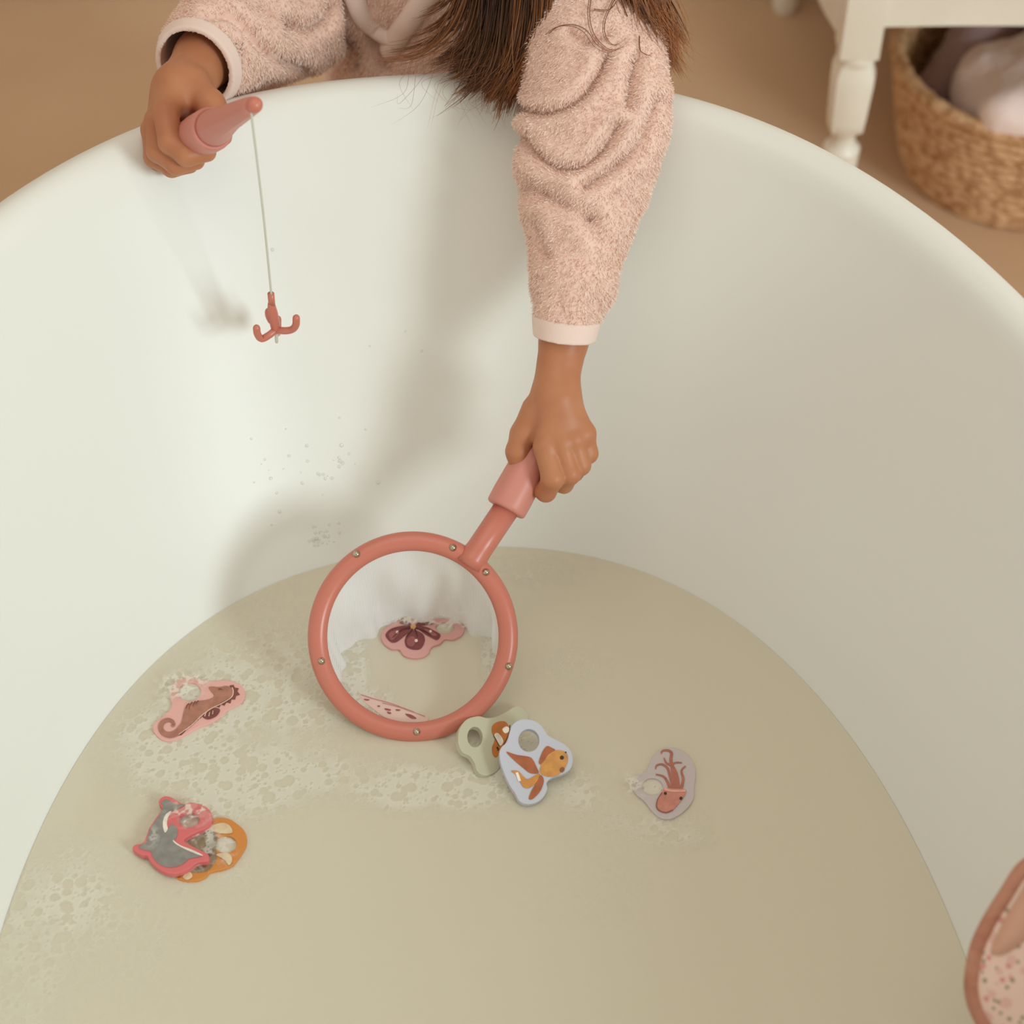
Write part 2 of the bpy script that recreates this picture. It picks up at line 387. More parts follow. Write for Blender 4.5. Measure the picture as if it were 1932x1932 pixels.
# right hand (holds the net)
rw0, rw1, rw2 = H(1072, 560, .75), H(1064, 640, .5), H(1046, 742, 0)
R_pal = [(H(1030, 842, -.25), .0084), (H(1059, 836, -.25), .0082), (H(1083, 828, -.1), .0079), (H(1102, 818, .25), .0078)]
R_fin = [([H(1030, 846, -.35), H(1043, 903, -.45), H(1030, 928, .75), H(1008, 918, 1.9)], [.0083, .0077, .0069, .0060]),
         ([H(1059, 840, -.3), H(1076, 894, -.1), H(1064, 913, 1.1), H(1036, 903, 2.3)], [.0080, .0071, .0064, .0056]),
         ([H(1083, 831, -.15), H(1096, 878, .2), H(1084, 892, 1.4), H(1058, 884, 2.5)], [.0076, .0067, .0060, .0053]),
         ([H(1102, 818, .2), H(1110, 856, .6), H(1100, 868, 1.6), H(1078, 862, 2.6)], [.0076, .0066, .0058, .005])]
R_th = ([H(1014, 775, .4), H(988, 820, .8), H(976, 852, 1.0), H(977, 874, 1.3)], [.0115, .0090, .0076, .0064])
def right_hand(p):
    arm = smin(rc(p, rw0, rw1, .0172, .0166), rc(p, rw1, rw2, .0166, .0150, (VD, 1.12)), .004)
    pal = None
    for m, r in R_pal:
        e = rc(p, rw2 * .78 + m * .22, m, .0122, r * .97)
        pal = e if pal is None else smin(pal, e, .006)
    pal = smin(pal, rc(p, H(1035, 790, .8), H(1072, 800, .9), .010, .010), .010)
    d = smin(arm, pal, .012)
    for m, r in R_pal: d = smin(d, rc(p, m - VD * .0012, m - VD * .0012, r, r), .003)
    fs = None
    for pts, rr in R_fin:
        e = chain(p, pts, rr, .0025); fs = e if fs is None else smin(fs, e, .0006)
    d = smin(d, fs, .0022)
    return smin(d, chain(p, R_th[0], R_th[1], .004), .0035)
# left hand (holds the rod)
DL = 1.0
def L(px, py, d): return np.array(P(px, py, d), np.float32)
lw0, lw1, lw2 = L(425, 50, 1.415), L(384, 112, 1.380), L(345, 165, 1.338)
L_pal = [(L(312, 212, 1.308), .0092), (L(298, 228, 1.322), .0092), (L(290, 244, 1.336), .0088), (L(290, 258, 1.348), .008)]
L_fin = [([L(312, 212, 1.307), L(322, 268, 1.302), L(352, 293, 1.299), L(391, 288, 1.302)], [.0088, .0082, .0074, .0062]),
         ([L(298, 228, 1.322), L(299, 284, 1.317), L(332, 309, 1.311), L(370, 304, 1.313)], [.0088, .0080, .0072, .006]),
         ([L(290, 244, 1.337), L(292, 296, 1.333), L(324, 316, 1.326), L(358, 312, 1.327)], [.0086, .0074, .0066, .0056]),
         ([L(290, 258, 1.349), L(298, 303, 1.347), L(322, 317, 1.340), L(348, 313, 1.340)], [.0078, .0066, .0058, .0052])]
L_th = ([L(362, 165, 1.330), L(396, 196, 1.318), L(419, 228, 1.316), L(421, 258, 1.314)], [.0120, .0098, .0080, .0062])
def left_hand(p):
    arm = smin(rc(p, lw0, lw1, .0215, .0205), rc(p, lw1, lw2, .0205, .0175), .006)
    pal = None
    for m, r in L_pal:
        e = rc(p, lw2 * .8 + m * .2, m, .0135, r)
        pal = e if pal is None else smin(pal, e, .006)
    pal = smin(pal, rc(p, L(342, 205, 1.344), L(368, 222, 1.342), .013, .011), .008)
    d = smin(arm, pal, .016); fs = None
    for pts, rr in L_fin:
        e = chain(p, pts, rr, .0025); fs = e if fs is None else smin(fs, e, .0006)
    d = smin(d, fs, .0022)
    return smin(d, chain(p, L_th[0], L_th[1], .004), .007)
face = np.array((.02, -.82, -.57)); face /= np.linalg.norm(face)
hx = np.array((1.0, .02, 0)); hx -= face * (hx @ face); hx /= np.linalg.norm(hx); hu = np.cross(hx, -face); hu = hu if hu[2] > 0 else -hu
def hp(x, u, f): return (headc + hx * x + hu * u + face * f).astype(np.float32)
elR, elL = np.array(P(1108, 230, 1.348)), np.array(P(575, 20, 1.47))
def body(p):
    d = smin(rc(p, hips, belly, .085, .085), rc(p, belly, chest, .085, .07), .05)
    d = smin(d, rc(p, shL + [0, .012, 0], shR + [0, .02, 0], .036, .036), .04)
    d = smin(d, rc(p, neck, hp(0, -.06, -.01), .034, .034), .02)
    hd = smin(rc(p, hp(0, .02, -.015), hp(0, .015, .01), .074, .070), rc(p, hp(0, -.03, .02), hp(0, -.062, .038), .052, .030), .03)
    hd = smin(hd, rc(p, hp(0, .0, .083), hp(0, -.022, .092), .006, .0085), .012)                  # nose
    hd = smin(hd, rc(p, hp(-.012, -.045, .074), hp(.012, -.045, .074), .0045, .0045), .005)        # mouth
    for s in (-1, 1):
        hd = np.maximum(hd, -rc(p, hp(s * .03, .002, .085), hp(s * .032, .002, .085), .011, .011) + .0)
        hd = smin(hd, rc(p, hp(s * .073, .005, -.01), hp(s * .075, -.02, -.008), .011, .008), .006)  # ears
    d = smin(d, hd, .015)
    for s, x in ((-1, -.085), (1, .045)):
        d = smin(d, chain(p, [(x, 1.42, .36), (x, 1.41, .19), (x, 1.435, .05)], [.055, .042, .03], .02), .03)
        d = smin(d, rc(p, (x, 1.435, .026), (x - .005, 1.33, .02), .026, .020), .015)
    d = smin(d, chain(p, [shR, elR, rw0], [.034, .028, .0185], .02), .03)
    d = smin(d, chain(p, [shL, elL, lw0], [.034, .028, .0215], .02), .03)
    return np.minimum(d, np.minimum(right_hand(p), left_hand(p)))
V1, Q1 = surfnet(body, (-.33, 1.0, 0), (.16, 1.62, .92), .004)
pp, _ = project(V1)
keep1 = ~(((pp[:, 1] > 585) & (pp[:, 0] > 850)) | ((pp[:, 0] < 418) & (pp[:, 1] > 70) & (V1[:, 1] < 1.21)))
def box_of(pts, m): pts = np.array(pts); return pts.min(0) - m, pts.max(0) + m
lo, hi = box_of([H(1090, 560, 0), H(950, 960, 3), H(1120, 820, -1), rw0], .022); V2, Q2 = surfnet(right_hand, lo, hi, .00115, 2.0)
lo, hi = box_of([L(400, 60, 1.42), L(270, 250, 1.36), L(430, 330, 1.29), lw0], .024); V3, Q3 = surfnet(left_hand, lo, hi, .00115, 2.0)
V2 = relax(V2, Q2, 1); V3 = relax(V3, Q3, 1)
Q1 = Q1[keep1[Q1].all(1)]
Vb = np.concatenate([V1, V2, V3]); Qb = np.concatenate([Q1, Q2 + len(V1), Q3 + len(V1) + len(V2)])
us = np.zeros(len(Vb), bool); us[Qb.ravel()] = True; rm = np.cumsum(us) - 1
obj('body', np_mesh('body', Vb[us], rm[Qb]), M_skin, PR)
M_eye = mat('dark_eye', (40, 26, 20), .1)
for s in (-1, 1):
    bm = bmesh.new(); bmesh.ops.create_uvsphere(bm, u_segments=16, v_segments=10, radius=.0095, matrix=Matrix.Translation(Vector(hp(s * .03, .002, .066)))); from_bm('eye', bm, M_eye, PR)

# robe ------------------------------------------------------------------------------
RS = [(1066, 628, 1.337, .0192), (1069, 600, 1.338, .0212), (1082, 530, 1.340, .0282), (1097, 420, 1.343, .0362), (1106, 330, 1.345, .0435), (1119, 230, 1.346, .0484), (1122, 150, 1.348, .0476), (1118, 60, 1.354, .046), (1105, -70, 1.378, .05)]
LS = [(372, 124, 1.368, .0270), (392, 103, 1.382, .0315), (425, 78, 1.402, .0375), (480, 50, 1.430, .0415), (560, 30, 1.462, .041), (620, -25, 1.475, .042), (700, -80, 1.478, .045)]
rsp = [np.array(P(a, b_, c)) for a, b_, c, _ in RS]; rsr = [r for *_, r in RS]
lsp = [np.array(P(a, b_, c)) for a, b_, c, _ in LS]; lsr = [r for *_, r in LS]
rcut = (rsp[0] - rsp[1]); rcut /= np.linalg.norm(rcut); rcut = rcut + VD * .38; rcut /= np.linalg.norm(rcut); lcut = np.array(P(345, 150, 1.338)) - lsp[1]; lcut /= np.linalg.norm(lcut)
lcut = lsp[0] - lsp[2]; lcut /= np.linalg.norm(lcut)
rext = rsp[0] + (rsp[0] - rsp[1]) / np.linalg.norm(rsp[0] - rsp[1]) * .018
def sleeve_r(p): return smin(chain(p, [rext] + rsp[:4], [.0190] + rsr[:4], .004), chain(p, rsp[3:], rsr[3:], .012, (VD, 1.22)), .006)
def sleeve_l(p): return chain(p, lsp, lsr, .012)
def robe(p):
    tor = smin(chain(p, [(-.02, 1.43, .18), hips + [0, .0, .03], belly, chest + [0, .01, -.02]], [.155, .128, .112, .082], .05), rc(p, shL, shR + [0, .02, 0], .047, .047), .05)
    r = sleeve_r(p); l = sleeve_l(p)
    r = np.maximum(r, (p - rsp[0].astype(np.float32)) @ rcut.astype(np.float32)); l = np.maximum(l, (p - lsp[0].astype(np.float32)) @ lcut.astype(np.float32))
    d = smin(tor, r, .02); d = smin(d, l, .012)
    hl = chain(p, [lsp[0] + lcut * .02] + lsp[:3], [.0245] + [v - .0035 for v in lsr[:3]], .01)
    d = np.maximum(d, -hl)
    d = np.maximum(d, -(rc(p, neck + [0, -.01, .02], headc, .046, .07)))
    return np.maximum(d, .06 - p[:, 2])
V, Q = surfnet(robe, (-.34, .92, .04), (.20, 1.66, .76), .0026, 1.8)
V = relax(V, Q, 2); N = vnormals(V, Q)
creases = [  # photo positions of the sleeve folds: polyline, depth, width
    ([(980, 205), (1030, 212), (1090, 188), (1130, 140), (1145, 105)], .0075, 9), ([(985, 258), (1020, 300), (1060, 318), (1110, 308), (1150, 270), (1165, 240)], .008, 10),
    ([(1205, 110), (1192, 165), (1188, 200)], .008, 10), ([(1240, 195), (1215, 255), (1165, 310), (1105, 350)], .008, 11), ([(1000, 355), (1060, 385), (1115, 412)], .005, 14),
    ([(1010, 420), (1030, 480)], .004, 10), ([(1115, 412), (1130, 440)], .004, 14), ([(1075, 60), (1110, 75), (1150, 60)], .004, 9),
    ([(395, 32), (430, 28), (462, 50), (490, 85), (530, 115), (575, 128)], .0085, 9), ([(545, 45), (580, 55), (612, 35), (625, 10)], .009, 10), ([(500, 10), (560, 45)], .003, 14),
    ([(655, 0), (660, 60), (668, 120)], .007, 10), ([(700, 60), (722, 125)], .006, 9), ([(690, 30), (705, 80), (706, 130)], -.003, 12)]
px, dep = project(V); vis = (N @ VD) < .15; disp = np.zeros(len(V))
for pl, dd, ww in creases:
    pl = catmull(pl, 6); dm = np.full(len(V), 1e9); near = vis & (np.abs(px[:, 0] - pl[:, 0].mean()) < 260) & (np.abs(px[:, 1] - pl[:, 1].mean()) < 220)
    for a, b_ in zip(pl, pl[1:]):
        ab = b_ - a; t = np.clip(((px[near] - a) @ ab) / (ab @ ab), 0, 1); dm[near] = np.minimum(dm[near], np.linalg.norm(px[near] - a - t[:, None] * ab, axis=1))
    disp += -dd * np.exp(-(dm / ww) ** 2) + .30 * dd * np.exp(-((dm - 2.6 * ww) / (1.6 * ww)) ** 2)
disp += (vnoise(V, 26, 8) - .5) * .004 + (vnoise(V, 90, 9) - .5) * .0016
cuff_fade = np.where(np.linalg.norm(V - rsp[0], axis=1) < .06, np.clip(-(V - rsp[0]) @ rcut / .02, 0, 1), 1) * np.where(np.linalg.norm(V - lsp[0], axis=1) < .07, np.clip(-(V - lsp[0]) @ lcut / .02, 0, 1), 1)
V = V + N * (disp * cuff_fade)[:, None]
N = vnormals(V, Q)
# terry pile: short fibres grown into the same mesh
tri_c = V[Q].mean(1); fa = np.linalg.norm(np.cross(V[Q[:, 2]] - V[Q[:, 0]], V[Q[:, 3]] - V[Q[:, 1]]), axis=1) / 2
cp, _ = project(tri_c); wgt = fa * np.where((cp[:, 1] > -160), 1.0, .12) * np.where(tri_c[:, 2] < .35, .15, 1.0) * np.where((N[Q[:, 0]] @ VD) < .35, 1, .15)
e1 = -(tri_c - rsp[0]) @ rcut; e2 = -(tri_c - lsp[0]) @ lcut
inner = ((ev(sleeve_l, tri_c.astype(np.float32)) < -.003) & (e2 < .06) & (cp[:, 0] < 520))
wgt[inner] = 0; wgt[(e1 < .0095) & (cp[:, 1] > 500)] = 0; wgt[(e2 < .0055) & (cp[:, 0] < 480)] = 0
NF = 230000
sel = rng.choice(len(Q), NF, p=wgt / wgt.sum()); uu, vv = rng.random((2, NF, 1))
q = V[Q[sel]]; base = (q[:, 0] * (1 - uu) + q[:, 1] * uu) * (1 - vv) + (q[:, 3] * (1 - uu) + q[:, 2] * uu) * vv; nn = N[Q[sel, 0]]
comb = np.array([-.25, -.45, -.55]) + .5 * (np.stack([vnoise(base, 55, s) for s in (11, 12, 13)], 1) * 2 - 1)
dr = nn * 1.0 + comb * .7 + rng.normal(0, .38, (NF, 3)); dr /= np.linalg.norm(dr, axis=1)[:, None]
ln = rng.uniform(.0012, .0032, (NF, 1)); sd = np.cross(dr, rng.normal(0, 1, (NF, 3))); sd /= np.linalg.norm(sd, axis=1)[:, None]
w_ = rng.uniform(.00022, .00038, (NF, 1)); mid = base + dr * ln * .6; tip = base + dr * ln + np.array([0, 0, -.0006])
FV = np.stack([base - sd * w_, base + sd * w_, tip + sd * w_ * .45, tip - sd * w_ * .45], 1).reshape(-1, 3)
FQ = np.arange(NF * 4).reshape(-1, 4) + len(V)
me = np_mesh('robe', np.concatenate([V, FV]), np.concatenate([Q, FQ]))
at = me.attributes.new('tint', 'FLOAT', 'POINT'); tv = np.concatenate([np.full(len(V), .15), np.repeat(rng.random((NF, 1)), 4, 1).ravel() * .6 + np.tile([.0, .0, .4, .4], NF)])
at.data.foreach_set('value', tv.astype(np.float32))
M_terry = attr_color(mat('pink_terry', (210, 170, 150), .95, .1, sheen=.25), 'tint', (228, 191, 173), (252, 234, 221))
ROBE = obj('robe', me, M_terry, PR); ROBE['label'] = 'fluffy pale pink terry bathrobe'
def cuff(sl, org, ax, lo_, hi_, th, pad, vis_lo):
    def f(p):
        s = sl(p); u = -(p - org.astype(np.float32)) @ ax.astype(np.float32)
        sh = np.maximum(s - th, -(s + .0022)); ends = np.maximum(u - vis_lo, -.004 - u)
        k = .002; return np.maximum(sh, ends) + 0
    lo, hi = org - pad, org + pad
    V, Q = surfnet(f, lo, hi, .0011, 2.0); return relax(V, Q, 3)[..., :], Q
for sl, org, ax, pad, wd in ((sleeve_r, rsp[0], rcut, .04, .0100), (sleeve_l, lsp[0], lcut, .055, .0060)):
    Vc, Qc = cuff(sl, org, ax, 0, 0, .0018, pad, wd); obj('cuff', np_mesh('cuff', Vc, Qc), M_trim, ROBE)
def hit(x, y, fn, d0=1.2, d1=1.75):
    ds = np.linspace(d0, d1, 500); p = np.array([P(x, y, d) for d in ds], np.float32); f = fn(p); k = np.argmax(f < .0)
    return P(x, y, ds[k] if f[k] < 0 else 1.5)
for pl, r_ in (([(664, -20), (682, 28), (704, 50), (728, 66), (748, 74)], .0080), ([(812, -14), (786, 20), (764, 50), (748, 74), (738, 92)], .0090)):
    pts = [hit(x, y, robe) for x, y in catmull(pl, 4)]
    bm = bmesh.new(); tube(bm, [p - Vector(VD) * .002 for p in pts], r_, 12, flat=(tuple(VD), .6)); from_bm('lapel_binding', bm, M_trim, ROBE)

# hair ------------------------------------------------------------------------------
M_hair = attr_color(mat('brown_hair', (70, 44, 28), .38, .5), 'tip', (24, 13, 8), (178, 110, 60))
M_hair.node_tree.nodes['Principled BSDF'].inputs['Anisotropic'].default_value = .5
def g(pts): return np.array([np.array(P(*q)) for q in pts])
GL = [[(880, -170, 1.33), (862, -60, 1.352), (838, -5, 1.372), (800, 20, 1.392), (772, 30, 1.40)],
      [(900, -170, 1.31), (900, -50, 1.338), (868, 40, 1.362), (805, 92, 1.378), (728, 108, 1.384)],
      [(915, -170, 1.305), (915, -40, 1.333), (890, 60, 1.358), (835, 108, 1.374), (775, 116, 1.38)],
      [(935, -170, 1.30), (930, -40, 1.33), (912, 70, 1.355), (880, 125, 1.368), (845, 142, 1.372)],
      [(955, -170, 1.30), (950, -40, 1.328), (936, 80, 1.352), (912, 140, 1.364), (885, 165, 1.366)],
      [(980, -170, 1.295), (978, -40, 1.325), (962, 80, 1.348), (940, 150, 1.358), (915, 182, 1.358)],
      [(1005, -170, 1.295), (1010, -40, 1.322), (998, 70, 1.342), (968, 150, 1.352), (944, 205, 1.350)],
      [(1030, -170, 1.30), (1046, -40, 1.322), (1036, 50, 1.338), (1000, 120, 1.347), (966, 175, 1.348)]]
GR = [[(1130, -170, 1.30), (1165, -60, 1.315), (1188, 10, 1.325), (1206, 60, 1.335), (1225, 100, 1.342)],
      [(1150, -170, 1.30), (1190, -50, 1.32), (1215, 20, 1.33), (1238, 75, 1.345), (1258, 125, 1.35)],
      [(1165, -170, 1.31), (1215, -60, 1.33), (1240, 10, 1.34), (1262, 60, 1.35), (1285, 110, 1.355)]]
def strands(guides, nclump, per, jit, curl, r0, shade, dens=None, seed=0):
    """tufts of hair: every tuft follows an interpolated guide with its own wave, its hairs draw together towards the tip"""
    G = np.array([catmull(g(q_), 6) for q_ in guides]); m = G.shape[1]; s = np.linspace(0, 1, m)[:, None]; out = []
    for _ in range(nclump):
        u = rng.random() if dens is None else np.interp(rng.random(), np.cumsum([0] + list(dens)) / sum(dens), np.linspace(0, 1, len(dens) + 1))
        u *= len(G) - 1; i_ = min(int(u), len(G) - 2); f = u - i_; c = G[i_] * (1 - f) + G[i_ + 1] * f
        Lc = rng.uniform(.70, 1.0); ofs = rng.normal(0, jit, 3); k1_, k2_ = rng.uniform(3, 7, 2); ph = rng.random() * 6.3; am = curl * (.4 + rng.random())
        sh0 = np.interp(u / (len(G) - 1), np.linspace(0, 1, len(shade)), shade) + rng.normal(0, .10); sp = jit * rng.uniform(.5, 1.3)
        for _ in range(rng.integers(per // 2, per * 3 // 2)):
            fly = rng.random() < .10; L_ = np.clip(Lc * rng.normal(1, .07), .4, 1)
            q_ = np.stack([np.interp(np.linspace(0, L_, m), np.linspace(0, 1, m), c[:, a]) for a in range(3)], 1)
            wob = np.stack([np.sin(s[:, 0] * k1_ + ph), np.cos(s[:, 0] * k2_ + ph) * .6, np.sin(s[:, 0] * k2_ + ph * 2) * .7], 1)
            j = rng.normal(0, sp, 3) * (1.1 - .75 * s) + rng.normal(0, sp * (2.6 if fly else .45), 3) * s ** 2.5
            out.append((q_ + ofs * (.4 + .9 * s) + wob * am * s ** 1.4 + j, r0 * rng.uniform(.55, 1.25), float(np.clip(sh0 + rng.normal(0, .09), 0, 1))))
    return out
def strand_mesh(name, sts):
    Vs, Qs, T = [], [], []; base = 0
    for c, r, sh in sts:
        m = len(c); t = np.gradient(c, axis=0); t /= np.linalg.norm(t, axis=1)[:, None]
        a = np.cross(t, VD); a /= np.maximum(np.linalg.norm(a, axis=1), 1e-6)[:, None]; b_ = np.cross(t, a)
        rr = (r * np.clip(1.25 - np.linspace(0, 1, m) ** 2.2 * 1.1, .15, 1))[:, None]
        ring = np.stack([c + a * rr, c + b_ * rr, c - a * rr, c - b_ * rr], 1).reshape(-1, 3); Vs.append(ring)
        i_, k_ = np.meshgrid(np.arange(m - 1), np.arange(4), indexing='ij'); k2 = (k_ + 1) % 4
        Qs.append(np.stack([i_ * 4 + k_, i_ * 4 + k2, (i_ + 1) * 4 + k2, (i_ + 1) * 4 + k_], -1).reshape(-1, 4) + base); base += len(ring)
        T.append(np.repeat(np.clip(sh + np.linspace(-.10, .30, m), 0, 1), 4))
    me = np_mesh(name, np.concatenate(Vs), np.concatenate(Qs)); at = me.attributes.new('tip', 'FLOAT', 'POINT'); at.data.foreach_set('value', np.concatenate(T).astype(np.float32)); return me
sts = strands(GL, 95, 24, .0032, .0028, .00040, [.22, .25, .08, .0, .0, .10, .34, .46], [.25, .45, .7, 1.2, 1.6, 1.8, 1.9])
sts += strands(GL[3:], 40, 26, .0030, .0015, .0006, [.0, .0, .0, .12, .30]) + strands(GL[3:], 22, 16, .004, .005, .00034, [.35, .45, .55, .6])
sts += strands(GR, 40, 24, .0040, .0035, .00036, [.12, .35, .6]) + strands(GR, 26, 12, .006, .006, .00028, [.5, .65, .8])
for pl in ([(1035, 66), (1055, 52), (1085, 50), (1108, 62), (1125, 86), (1150, 100), (1172, 92), (1186, 78)], [(1118, -20), (1112, 30), (1122, 70), (1150, 96), (1180, 90)], [(1160, 0), (1142, 40), (1142, 70), (1160, 88), (1188, 70)],
           [(1205, 70), (1206, 95), (1214, 103), (1228, 108)], [(1120, 20), (1150, 20), (1172, -10)]):
    c = np.array([np.array(hit(x, y, robe, 1.1, 1.7)) - VD * .004 for x, y in catmull(pl, 4)]); sts += [(c, .00032, .5), (c + rng.normal(0, .0012, 3), .00022, .45)]
for k_ in range(24):   # loose hairs over the tub rim
    x0 = rng.uniform(770, 990); c = g(catmull([(x0 + 20, 60, 1.352), (x0, 130, 1.352), (x0 - rng.uniform(0, 70), 170 + rng.uniform(-15, 30), 1.35), (x0 - rng.uniform(-30, 100), 195 + rng.uniform(-20, 50), 1.35)], 5)); sts.append((c, .0001, .45))
def cap(p):
    d = smin(rc(p, hp(0, .025, -.025), hp(0, .025, .0), .082, .078), rc(p, hp(0, -.02, -.045), hp(0, -.06, -.05), .07, .05), .03)
    return np.maximum(d, -(rc(p, hp(0, -.035, .085), hp(0, -.1, .085), .072, .09)))
Vh, Qh = surfnet(cap, headc - .16, headc + .16, .004); Vh = relax(Vh, Qh, 2)
nh = vnormals(Vh, Qh); Vh = Vh + nh * ((vnoise(Vh @ np.diag([6, 1, 1]), 40, 21) - .5) * .006)[:, None]
me0 = strand_mesh('hair', sts); nv = len(me0.vertices); co = np.empty(nv * 3, np.float32); me0.vertices.foreach_get('co', co)
lv = np.empty(len(me0.loops), np.int32); me0.loops.foreach_get('vertex_index', lv); tt = np.empty(nv, np.float32); me0.attributes['tip'].data.foreach_get('value', tt)
me = np_mesh('hair', np.concatenate([co.reshape(-1, 3), Vh]), np.concatenate([lv.reshape(-1, 4), Qh + nv])); at = me.attributes.new('tip', 'FLOAT', 'POINT')
at.data.foreach_set('value', np.concatenate([tt, np.full(len(Vh), .25, np.float32)])); bpy.data.meshes.remove(me0)
HAIR = obj('hair', me, M_hair, PR); HAIR['label'] = 'long loose brown hair hanging over the rim'

# ------------------------------------------------------------------ fishing rod in the left hand
FR = thing('fishing_rod', 'short pink toy fishing rod in the left fist, with line and hook', 'toy', tuple(P(385, 250, 1.305)))
tipP, colP = P(480, 198, 1.212), P(402, 242, 1.280); ax = (tipP - colP).normalized(); ln_ = (tipP - colP).length
bm = bmesh.new(); lathe(bm, colP - ax * .11, ax, [(0, .010), (.004, .0128), (.06, .0140), (.080, .0142), (.086, .0140)], 40); from_bm('grip', bm, M_pink2, FR)
bm = bmesh.new(); lathe(bm, colP - ax * .030, ax, [(0, .0128), (.001, .0142), (.004, .0147), (.026, .0147), (.0290, .0141), (.0300, .0130), (.0296, .0122)], 48); from_bm('collar', bm, M_pink2, FR)
bm = bmesh.new(); lathe(bm, colP - ax * .004, ax, [(0, .0119), (.006, .0119), (.010, .0117), (ln_ * .35, .0102), (ln_ * .7, .0084), (ln_ * .93, .0070), (ln_ * 1.0, .0062), (ln_ * 1.03, .0048)], 40)
dn = Vector((0, 0, -1)); dn = (dn - ax * dn.dot(ax)).normalized()
for v in bm.verts:                                       # flat lower face of the rod
    hgt = (v.co - colP).dot(ax); lim = .0088 - .0042 * hgt / ln_
    e = (v.co - colP - ax * hgt).dot(dn)
    if hgt > .007 and e > lim: v.co -= dn * (e - lim)
from_bm('shaft', bm, M_pink2, FR)
bm = bmesh.new(); bmesh.ops.create_uvsphere(bm, u_segments=24, v_segments=16, radius=.0053, matrix=Matrix.Translation(tipP)); from_bm('tip', bm, M_pink, FR)
lt = P(474, 216, 1.2145); lb = on_plane(512, 556, (0, lt.y, 0), (0, 1, 0)); lt = on_plane(474, 213, (0, lt.y, 0), (0, 1, 0))
bm = bmesh.new(); lm = catmull([lt, lt.lerp(lb, .5) + Vector((.0006, 0, 0)), lb], 8); tube(bm, lm, .0008, 8); from_bm('line', bm, M_line, FR)
def hk(x, y, o=0): return on_plane(x, y, (0, lt.y + o, 0), (0, 1, 0))
HK = None; bm = bmesh.new()
tube(bm, [hk(511, 554), hk(513, 575)], .0024, 14, end_round=False)
tube(bm, [hk(512, 574), hk(514, 590), hk(519, 612), hk(520, 624)], [.0026, .0037, .0036, .0028], 14)
bmesh.ops.create_uvsphere(bm, u_segments=18, v_segments=12, radius=.0058, matrix=Matrix.Translation(hk(510, 598, .001)) @ Matrix.Rotation(R(-12), 4, 'Y') @ Matrix.Diagonal((.55, .55, 1.35, 1)))
for pl in ([(520, 622, 0), (508, 632, -.004), (494, 639, -.006), (486, 631, -.007), (484, 619, -.007)], [(520, 622, 0), (536, 624, -.003), (550, 622, -.004), (558, 614, -.005), (559, 600, -.005)], [(520, 622, 0), (522, 628, .008), (524, 626, .016), (524, 612, .018), (524, 602, .018)]):
    tube(bm, [hk(*q_) for q_ in catmull(pl, 4)], [.0026] * 17, 12)
HK = from_bm('hook', bm, M_pink, FR); HK['label'] = 'coral three-pronged hook'
bm = bmesh.new(); tube(bm, [hk(521, 628), hk(522, 645)], .0012, 8); from_bm('line_end', bm, M_line, HK)

# ------------------------------------------------------------------ landing net
ND = 1.347; nc = P(779, 1201, ND); ux = Vector((1, 0, 0)); uy = Vector((0, SI, CO)); uz = Vector((0, -CO, SI)); k1 = ND / F
NT = thing('fishing_net', 'coral pink round toy fishing net with white mesh, held in the right hand', 'toy', tuple(nc))
def npnt(x, y, o=0): return nc + ux * (x - 779) * k1 + uy * (1201 - y) * k1 + uz * o
bm = bmesh.new(); rg = []; n = 128
for a in np.linspace(0, 2 * np.pi, n + 1)[:-1]:
    d_ = ux * math.cos(a) + uy * math.sin(a); rg.append([bm.verts.new(nc + d_ * (180 * k1 + .0068 * math.cos(t)) + uz * .0058 * math.sin(t)) for t in np.linspace(0, 2 * np.pi, 21)[:-1]])
for j in range(n):
    for q_ in range(20): bm.faces.new((rg[j][q_], rg[(j + 1) % n][q_], rg[(j + 1) % n][(q_ + 1) % 20], rg[j][(q_ + 1) % 20]))
bmesh.ops.recalc_face_normals(bm, faces=bm.faces); from_bm('ring', bm, M_pink, NT)
sa, sb = npnt(884, 1066), npnt(962, 950); sax = (sb - sa).normalized(); L1 = (sb - sa).length
bm = bmesh.new(); lathe(bm, sa, sax, [(0, .0105), (.006, .0098), (.014, .0092), (L1, .0092)], 32); from_bm('stem', bm, M_pink, NT)
gax = (npnt(1036, 812, -.006) - npnt(955, 962)).normalized(); g0 = npnt(953, 962, .0)
bm = bmesh.new(); lathe(bm, g0, gax, [(0, .0098), (.0003, .0132), (.0012, .0142), (.003, .0145), (.012, .0146), (.03, .0140), (.045, .0128), (.07, .0108), (.085, .0105), (.092, .0085), (.094, .004)], 40)
for v in bm.verts:                                       # shallow finger flutes along the grip
    r_ = (v.co - g0); hh = r_.dot(gax); rad = r_ - gax * hh
    if .012 < hh < .085 and rad.length > .005:
        a = math.atan2(rad.dot(ux), rad.dot(uz)); v.co -= rad.normalized() * .0006 * max(0, math.cos(a * 6)) ** 4
from_bm('grip', bm, M_pink2, NT)
for x, y in ((674, 1045), (855, 1033), (917, 1079), (608, 1246), (960, 1256), (787, 1379)):
    bm = bmesh.new(); c = npnt(x, y, .0058); lathe(bm, c - uz * .0012, uz, [(0, .0026), (.0012, .0026), (.0014, .0021), (.0016, .0020), (.0024, .0016), (.0028, .0008), (.0029, 0)], 18); from_bm('rivet', bm, M_metal, NT)
M_mesh = bpy.data.materials.new('white_net_mesh'); M_mesh.use_nodes = True; nt = M_mesh.node_tree; b = nt.nodes['Principled BSDF']
b.inputs['Base Color'].default_value = (*lin((240, 240, 240)), 1); b.inputs['Roughness'].default_value = .7; b.inputs['Subsurface Weight'].default_value = 0
tc = nt.nodes.new('ShaderNodeTexCoord'); wvs = []
